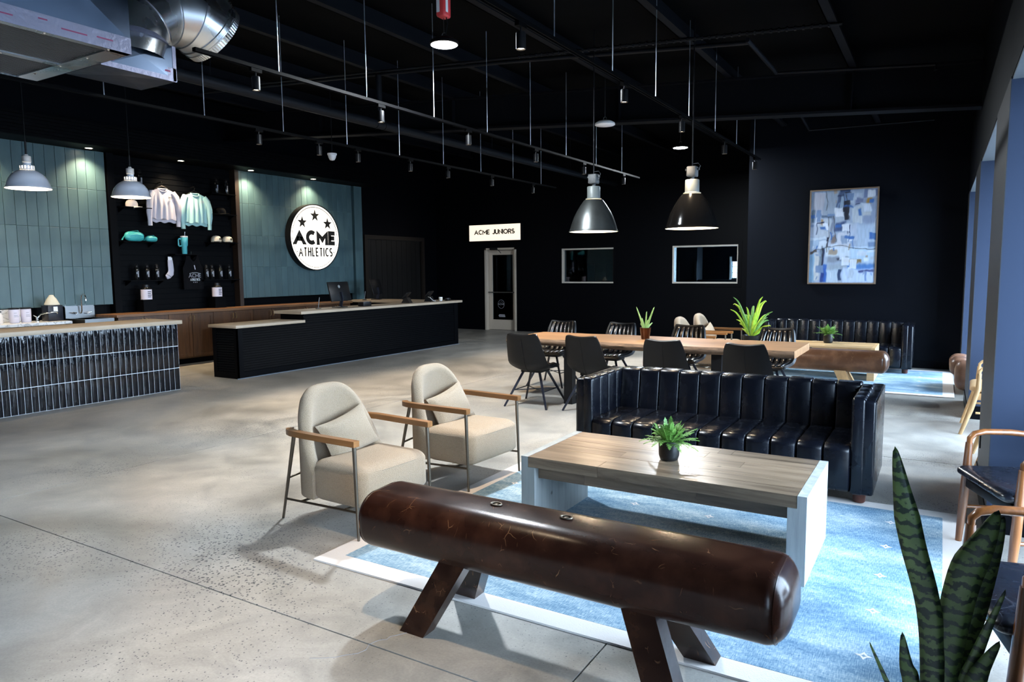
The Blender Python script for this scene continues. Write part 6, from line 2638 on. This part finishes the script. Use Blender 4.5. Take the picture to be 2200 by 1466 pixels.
def pot(t, prof, mat, soil_r, soil_z):
    m = MB()
    m.lathe(prof, 32)
    m.build('pot', mat, t)
    m = MB()
    m.lathe([(0.0, soil_z + 0.004), (soil_r * 0.6, soil_z + 0.006), (soil_r, soil_z)], 24)
    m.build('soil', 'soil', t)


def frond(m, base, d, length, droop, rr, nl=11, wl=0.030):
    """fern frond: arching stem with paired leaflets"""
    d = Vector(d).normalized()
    hor = Vector((d.x, d.y, 0))
    hor = hor.normalized() if hor.length > 1e-4 else Vector((1, 0, 0))
    side = Vector((-hor.y, hor.x, 0))
    pts = []
    for i in range(nl + 3):
        s = i / (nl + 2)
        p = Vector(base) + d * length * s - Vector((0, 0, 1)) * droop * s * s * length
        pts.append(p)
    m.tube(pts, 0.0013, 4)
    for i in range(2, nl + 3):
        s = i / (nl + 2)
        p = pts[i]
        tdir = (pts[i] - pts[i - 1]).normalized()
        L_ = wl * (sin(pi * min(1, s * 0.86 + 0.12)) ** 0.8) * rr.uniform(0.85, 1.15)
        for sg in (-1, 1):
            q = (side * sg * 0.9 + tdir * 0.45 + Vector((0, 0, rr.uniform(-0.25, 0.2)))).normalized()
            b = tdir * 0.0024
            tip = p + q * L_
            mid = p + q * L_ * 0.5 + Vector((0, 0, 0.003))
            m.add([p - b * 0.5, p + b, mid + b * 1.5, tip, mid - b * 1.5], [(0, 1, 2, 4), (4, 2, 3)])
    return m


def fern(loc, lab, seed, scale=1.0, count=72):
    t = thing('potted_fern', lab, 'plant', loc, 0, 'small ferns in black pots')
    s = scale
    pot(t, [(0.045 * s, 0.0), (0.052 * s, 0.004), (0.0605 * s, 0.03 * s), (0.0625 * s, 0.11 * s), (0.0615 * s, 0.118 * s), (0.057 * s, 0.118 * s), (0.055 * s, 0.1 * s)], 'potblack', 0.056 * s, 0.102 * s)
    rr = random.Random(seed)
    for i in range(count):
        a = 2 * pi * (i * 0.381966) + rr.uniform(-0.25, 0.25)
        el = radians(rr.choice((28, 45, 58, 68, 80)) + rr.uniform(-8, 8))
        ln = rr.uniform(0.11, 0.21) * s
        r0 = 0.02 * s
        m = MB()
        frond(m, (r0 * cos(a), r0 * sin(a), 0.10 * s), (cos(a) * cos(el), sin(a) * cos(el), sin(el)), ln, rr.uniform(0.1, 0.55), rr, 16, 0.024 * s)
        m.build('frond', 'fern', t, sharp=180)
    return t


fern((-1.355, 4.055, 0.478), 'small green fern in a black pot on the near coffee table', 5)
fern((-1.43, 11.60, 0.478), 'small green fern in a black pot on the far coffee table', 9, 1.15)

# aloe on the dining table
t = thing('potted_aloe', 'spiky aloe in a tapered copper pot on the dining table', 'plant', (-3.02, 8.10, 0.776))
pot(t, [(0.045, 0.0), (0.048, 0.003), (0.066, 0.135), (0.069, 0.14), (0.064, 0.14), (0.058, 0.12)], 'copper', 0.058, 0.122)
rr = random.Random(4)
for (dx, dz, l, w_) in ((-0.105, 0.27, 1, 0.013), (0.125, 0.275, 1, 0.015), (0.02, 0.22, 1, 0.012), (-0.03, 0.14, 1, 0.012), (0.05, 0.12, 1, 0.014), (-0.06, 0.07, 1, 0.013), (0.075, 0.08, 1, 0.013), (0.0, 0.10, 1, 0.012)):
    m = MB()
    yy = rr.uniform(-0.05, 0.05)
    leaf_strip(m, [(0.15 * dx, yy * 0.2, 0.12), (0.45 * dx, yy * 0.5, 0.12 + dz * 0.4), (dx, yy, 0.12 + dz)], w_, up=(0, 1, 0), cupf=0.5, tip=0.1, base=1.0, thick=0.006)
    m.build('leaf', 'aloe', t, sharp=60)

# lime dracaena in floor planter
t = thing('potted_dracaena', 'lime green dracaena in a dark planter left of the far sofa', 'plant', (-2.62, 11.88, 0.0112))
pot(t, [(0.10, 0.0), (0.11, 0.01), (0.135, 0.50), (0.14, 0.515), (0.13, 0.515), (0.12, 0.47)], 'potblack', 0.122, 0.48)
rr = random.Random(12)
spec = [(-0.30, 0.64, 0.030), (-0.28, 0.52, 0.030), (-0.10, 0.48, 0.034), (0.05, 0.50, 0.036), (0.20, 0.66, 0.030), (0.21, 0.58, 0.034), (0.34, 0.42, 0.030), (0.22, 0.36, 0.030),
        (-0.26, 0.27, 0.032), (0.23, 0.27, 0.03), (-0.16, 0.12, 0.030), (0.2, 0.10, 0.028), (0.0, 0.36, 0.034), (-0.05, 0.30, 0.03), (0.12, 0.22, 0.032), (-0.12, 0.34, 0.034), (0.1, 0.42, 0.034), (-0.2, 0.40, 0.03), (0.28, 0.33, 0.03), (0.15, 0.55, 0.03), (-0.33, 0.44, 0.028), (0.05, 0.30, 0.03), (-0.22, 0.2, 0.03), (0.3, 0.2, 0.028)]
for i, (dx, dz, w_) in enumerate(spec):
    m = MB()
    dy = rr.uniform(-0.16, 0.16)
    z0 = 0.49
    path = [(0.06 * dx, dy * 0.1, z0), (0.35 * dx, dy * 0.4, z0 + dz * 0.45), (0.7 * dx, dy * 0.8, z0 + dz * 0.86), (dx, dy, z0 + dz), (dx * 1.12, dy * 1.1, z0 + dz * 0.985)]
    leaf_strip(m, path if i % 2 else path[:-1], w_ * 0.72, up=(0.2 * (1 if dx < 0 else -1), 1, 0.15), cupf=0.35, tip=0.38, base=0.45, thick=0.002)
    m.build('leaf', 'drac' if i % 3 else 'drac2', t, sharp=180)

# snake plant in the right foreground
SX, SY = 0.03, 1.92
t = thing('snake_plant', 'dark banded snake plant at the lower right edge', 'plant', (SX, SY, 0))
pot(t, [(0.10, 0.0), (0.105, 0.006), (0.13, 0.40), (0.134, 0.42), (0.124, 0.42), (0.12, 0.36)], 'potblack', 0.12, 0.38)


def blade(path, hw, lean=(0, 1, 0), tip=0.62, base=0.6):
    m = MB()
    leaf_strip(m, [(x - SX, y - SY, z) for x, y, z in path], hw, up=lean, cupf=0.25, tip=tip, base=base, thick=0.004)
    m.build('leaf', 'snake', t, sharp=180)


blade([(0.022, 1.92, 0.37), (0.022, 1.92, 0.62), (0.008, 1.91, 0.80), (-0.032, 1.90, 0.96), (-0.058, 1.90, 1.08), (-0.079, 1.90, 1.192)], 0.0265, (0, 1, 0.05), 0.70, 0.85)
blade([(0.045, 1.93, 0.37), (0.046, 1.93, 0.60), (0.054, 1.92, 0.74), (0.076, 1.91, 0.90), (0.110, 1.90, 1.00), (0.133, 1.90, 1.07)], 0.034, (0, 1, -0.05), 0.66, 0.6)
blade([(0.06, 1.97, 0.37), (0.075, 1.98, 0.60), (0.10, 1.99, 0.78), (0.135, 2.0, 0.95), (0.15, 2.0, 1.03)], 0.026, (0, 1, 0.1), 0.55, 0.55)
blade([(0.075, 1.93, 0.37), (0.085, 1.93, 0.60), (0.105, 1.92, 0.70), (0.13, 1.91, 0.80), (0.155, 1.90, 0.89)], 0.014, (0, 1, 0.3), 0.4, 0.8)
blade([(0.085, 1.90, 0.37), (0.10, 1.90, 0.60), (0.115, 1.90, 0.68), (0.15, 1.90, 0.765)], 0.020, (0, 1, 0.2), 0.6, 0.6)
blade([(-0.01, 1.90, 0.37), (-0.02, 1.90, 0.60), (-0.034, 1.90, 0.66), (-0.045, 1.90, 0.735)], 0.018, (0, 1, 0.1), 0.5, 0.7)
blade([(-0.02, 1.88, 0.37), (-0.045, 1.86, 0.56), (-0.075, 1.86, 0.63), (-0.112, 1.86, 0.71)], 0.006, (0, 1, 0.4), 0.5, 0.8)
blade([(0.03, 1.97, 0.37), (0.045, 1.99, 0.55), (0.075, 2.0, 0.70), (0.085, 2.0, 0.84)], 0.012, (0, 1, 0.2), 0.5, 0.7)
blade([(0.07, 1.89, 0.37), (0.078, 1.88, 0.52), (0.085, 1.88, 0.66)], 0.016, (0, 1, 0.1), 0.5, 0.7)

# ================================================================== PAINTING
def smooth(a, b, x):
    t_ = max(0.0, min(1.0, (x - a) / (b - a)))
    return t_ * t_ * (3 - 2 * t_)


def make_painting():
    t = thing('abstract_painting', 'tall framed abstract painting in white and blue on the back wall', 'painting', (-1.437, 12.99, 1.335))
    W_, H_ = 0.518, 1.56
    m = MB()
    for (a, b, c, d) in ((-W_, 0, W_, 0.022), (-W_, H_ - 0.022, W_, H_), (-W_, 0.022, -W_ + 0.022, H_ - 0.022), (W_ - 0.022, 0.022, W_, H_ - 0.022)):
        m.box(a, -0.045, b, c, -0.002, d)
    m.build('picture_frame', plain('bronze_picture_frame', (0.16, 0.11, 0.075), 0.4), t, smooth=False)
    nx, nz = 150, 220
    x0, x1, z0, z1 = -W_ + 0.022, W_ - 0.022, 0.022, H_ - 0.022
    vs, fs, cols = [], [], []
    R_ = random.Random(21)
    # patches in picture units: u right 0..1, v down 0..1
    pat = [  # u0 v0 u1 v1 colour soft skew
        (0, 0, 1, 1, (0.50, 0.57, 0.68), 0.01, 0), (0.03, 0.02, 0.22, 0.27, (0.55, 0.56, 0.62), 0.02, 0.02), (0.20, 0.0, 0.42, 0.27, (0.46, 0.52, 0.60), 0.02, 0.05),
        (0.0, 0.2, 0.06, 0.36, (0.25, 0.33, 0.40), 0.02, 0), (0.44, -0.02, 0.60, 0.04, (0.03, 0.10, 0.22), 0.02, 0), (0.40, 0.02, 0.56, 0.24, (0.16, 0.22, 0.34), 0.03, 0.05),
        (0.50, 0.03, 0.60, 0.33, (0.012, 0.03, 0.07), 0.02, 0.03), (0.455, 0.06, 0.50, 0.20, (0.45, 0.55, 0.65), 0.01, 0.0), (0.60, 0.04, 0.78, 0.15, (0.60, 0.66, 0.75), 0.02, -0.02),
        (0.68, 0.09, 0.80, 0.15, (0.30, 0.34, 0.48), 0.03, 0.02), (0.80, 0.0, 1.0, 0.09, (0.30, 0.36, 0.52), 0.02, 0), (0.80, 0.10, 1.0, 0.36, (0.42, 0.48, 0.60), 0.04, 0),
        (0.84, 0.095, 0.92, 0.16, (0.55, 0.36, 0.10), 0.03, 0.04), (0.64, 0.18, 0.78, 0.36, (0.64, 0.68, 0.72), 0.012, -0.04), (0.78, 0.22, 0.92, 0.28, (0.66, 0.68, 0.70), 0.02, 0.0),
        (0.16, 0.26, 0.36, 0.285, (0.20, 0.27, 0.36), 0.012, -0.03), (0.39, 0.23, 0.52, 0.35, (0.56, 0.62, 0.70), 0.012, 0.02), (0.38, 0.34, 0.54, 0.44, (0.14, 0.20, 0.34), 0.03, 0.03),
        (0.08, 0.30, 0.32, 0.50, (0.62, 0.66, 0.72), 0.02, 0.03), (0.0, 0.34, 0.10, 0.49, (0.60, 0.64, 0.72), 0.02, 0.02), (0.09, 0.34, 0.11, 0.47, (0.22, 0.26, 0.34), 0.01, 0.02),
        (0.16, 0.30, 0.20, 0.36, (0.50, 0.38, 0.24), 0.03, 0), (0.32, 0.27, 0.36, 0.46, (0.36, 0.40, 0.48), 0.02, 0.04), (0.52, 0.36, 0.72, 0.54, (0.60, 0.65, 0.74), 0.02, 0.0),
        (0.72, 0.38, 1.0, 0.60, (0.58, 0.66, 0.76), 0.05, 0), (0.42, 0.46, 0.62, 0.62, (0.68, 0.70, 0.76), 0.02, 0.02), (0.0, 0.5, 0.30, 0.53, (0.68, 0.74, 0.80), 0.015, 0),
        (0.0, 0.53, 0.16, 0.62, (0.50, 0.60, 0.72), 0.02, 0), (0.14, 0.545, 0.36, 0.60, (0.66, 0.68, 0.76), 0.02, 0), (0.25, 0.50, 0.285, 0.66, (0.05, 0.05, 0.12), 0.012, 0.01),
        (0.33, 0.48, 0.40, 0.56, (0.36, 0.30, 0.28), 0.03, 0), (0.24, 0.61, 0.9, 0.72, (0.74, 0.80, 0.86), 0.03, 0), (0.0, 0.645, 0.12, 0.675, (0.16, 0.13, 0.11), 0.012, 0),
        (0.62, 0.62, 1.0, 0.78, (0.62, 0.74, 0.86), 0.06, 0), (0.88, 0.655, 1.0, 0.675, (0.74, 0.80, 0.86), 0.006, 0), (0.0, 0.68, 0.09, 1.0, (0.36, 0.52, 0.66), 0.03, 0),
        (0.07, 0.68, 0.15, 0.98, (0.68, 0.68, 0.68), 0.02, 0.01), (0.15, 0.63, 0.20, 0.86, (0.30, 0.36, 0.42), 0.02, 0.02), (0.19, 0.62, 0.225, 0.95, (0.02, 0.06, 0.16), 0.012, 0.0),
        (0.17, 0.84, 0.25, 1.0, (0.03, 0.12, 0.36), 0.02, 0.02), (0.225, 0.80, 0.28, 1.0, (0.08, 0.25, 0.60), 0.02, -0.01), (0.28, 0.72, 0.60, 0.78, (0.40, 0.44, 0.50), 0.03, 0),
        (0.42, 0.735, 0.52, 0.765, (0.10, 0.12, 0.18), 0.02, 0), (0.52, 0.755, 0.80, 0.79, (0.40, 0.30, 0.16), 0.02, 0.02), (0.58, 0.80, 1.0, 0.86, (0.16, 0.34, 0.62), 0.03, 0),
        (0.30, 0.80, 0.56, 0.86, (0.48, 0.54, 0.60), 0.04, 0), (0.28, 0.86, 0.48, 1.0, (0.62, 0.70, 0.78), 0.03, 0), (0.45, 0.86, 0.50, 1.0, (0.03, 0.10, 0.22), 0.015, 0.02),
        (0.52, 0.85, 1.0, 1.0, (0.66, 0.74, 0.90), 0.04, 0), (0.76, 0.86, 0.98, 0.885, (0.10, 0.14, 0.32), 0.02, 0), (0.86, 0.88, 0.885, 0.99, (0.30, 0.42, 0.62), 0.015, 0.02)]
    pal = [(0.72, 0.77, 0.84), (0.80, 0.83, 0.88), (0.42, 0.50, 0.62), (0.30, 0.40, 0.56), (0.03, 0.07, 0.18), (0.60, 0.66, 0.74), (0.52, 0.45, 0.38), (0.12, 0.28, 0.55)]
    for _ in range(70):
        cu, cv = R_.uniform(0.0, 1.0), R_.uniform(0.0, 1.0)
        wu_, wv_ = R_.uniform(0.01, 0.075), R_.uniform(0.006, 0.05)
        if R_.random() < 0.35:
            wu_ = R_.uniform(0.004, 0.012)
        col = pal[R_.randrange(8)]
        if col[2] < 0.3 and wu_ > 0.03:
            wv_ = 0.006
        pat.append((cu - wu_, cv - wv_, cu + wu_, cv + wv_, col, R_.uniform(0.008, 0.022), R_.uniform(-0.08, 0.08)))
    lines = [((0.0, 0.66), (0.28, 0.61), (0.50, 0.585), (0.72, 0.63), (1.0, 0.645)), ((0.36, 0.27), (0.37, 0.40), (0.41, 0.55)), ((0.28, 0.28), (0.285, 0.48), (0.26, 0.66)), ((0.22, 0.0), (0.26, 0.12), (0.24, 0.2)),
             ((0.2, 0.60), (0.19, 0.8)), ((0.53, 0.04), (0.58, 0.2), (0.60, 0.33))]

    def hsh(x, y):
        v = sin(x * 12.9898 + y * 78.233) * 43758.5453
        return v - math.floor(v)

    def vn(x, y):
        xi, yi = math.floor(x), math.floor(y)
        fx, fy = x - xi, y - yi
        fx, fy = fx * fx * (3 - 2 * fx), fy * fy * (3 - 2 * fy)
        a, b, c, d = hsh(xi, yi), hsh(xi + 1, yi), hsh(xi, yi + 1), hsh(xi + 1, yi + 1)
        return a + (b - a) * fx + (c - a) * fy + (a - b - c + d) * fx * fy

    for i in range(nx + 1):
        for j in range(nz + 1):
            u, v = i / nx, 1 - j / nz
            wu = u + 0.022 * (vn(u * 9, v * 12) - 0.5) + 0.014 * (vn(u * 26 + 5, v * 30) - 0.5)
            wv = v + 0.022 * (vn(u * 9 + 40, v * 12) - 0.5) + 0.012 * (vn(u * 26 + 9, v * 30 + 3) - 0.5)
            c = [0.5, 0.56, 0.66]
            for (a, b, e, f, col, sf, sk) in pat:
                sf = sf * 0.55
                uu = wu + sk * (v - (b + f) / 2) * 4
                if uu < a - sf or uu > e + sf or wv < b - sf or wv > f + sf:
                    continue
                k = smooth(a - sf, a + sf, uu) * (1 - smooth(e - sf, e + sf, uu)) * smooth(b - sf, b + sf, wv) * (1 - smooth(f - sf, f + sf, wv))
                k *= 0.86 + 0.14 * vn(u * 40, v * 14)
                if k > 0.002:
                    c = [c[q] + (col[q] - c[q]) * k for q in range(3)]
            for ln in lines:
                dm = 9
                for p, q in zip(ln, ln[1:]):
                    px, py = q[0] - p[0], (q[1] - p[1]) * 1.5
                    tt = max(0, min(1, ((wu - p[0]) * px + (wv - p[1]) * 1.5 * py) / (px * px + py * py)))
                    dm = min(dm, math.hypot(wu - p[0] - px * tt, (wv - p[1]) * 1.5 - py * tt))
                k = 0.75 * (1 - smooth(0.003, 0.012, dm)) * (0.4 + 0.6 * vn(u * 30, v * 30))
                c = [c[q] + (0.06 - c[q]) * k for q in range(3)]
            g = 0.90 + 0.2 * vn(u * 70, v * 20)
            vs.append((x0 + (x1 - x0) * i / nx, -0.030, z0 + (z1 - z0) * j / nz))
            c = [0.80 * max(q, 0.0) ** 1.6 for q in c]
            cols += [c[0] * g * 0.95, c[1] * g, c[2] * g * 1.05, 1.0]
    Wn = nz + 1
    for i in range(nx):
        for j in range(nz):
            fs.append((i * Wn + j, (i + 1) * Wn + j, (i + 1) * Wn + j + 1, i * Wn + j + 1))
    me = bpy.data.meshes.new('canvas')
    me.from_pydata(vs, [], fs)
    ca = me.color_attributes.new('paint', 'FLOAT_COLOR', 'POINT')
    ca.data.foreach_set('color', cols)
    mt, nt, b = new_mat('abstract_paint')
    at = N(nt, 'ShaderNodeAttribute', attribute_name='paint')
    L(nt, at.outputs['Color'], b.inputs['Base Color'])
    b.inputs['Roughness'].default_value = 0.5
    me.materials.append(mt)
    link('canvas', me, None, t)


make_painting()
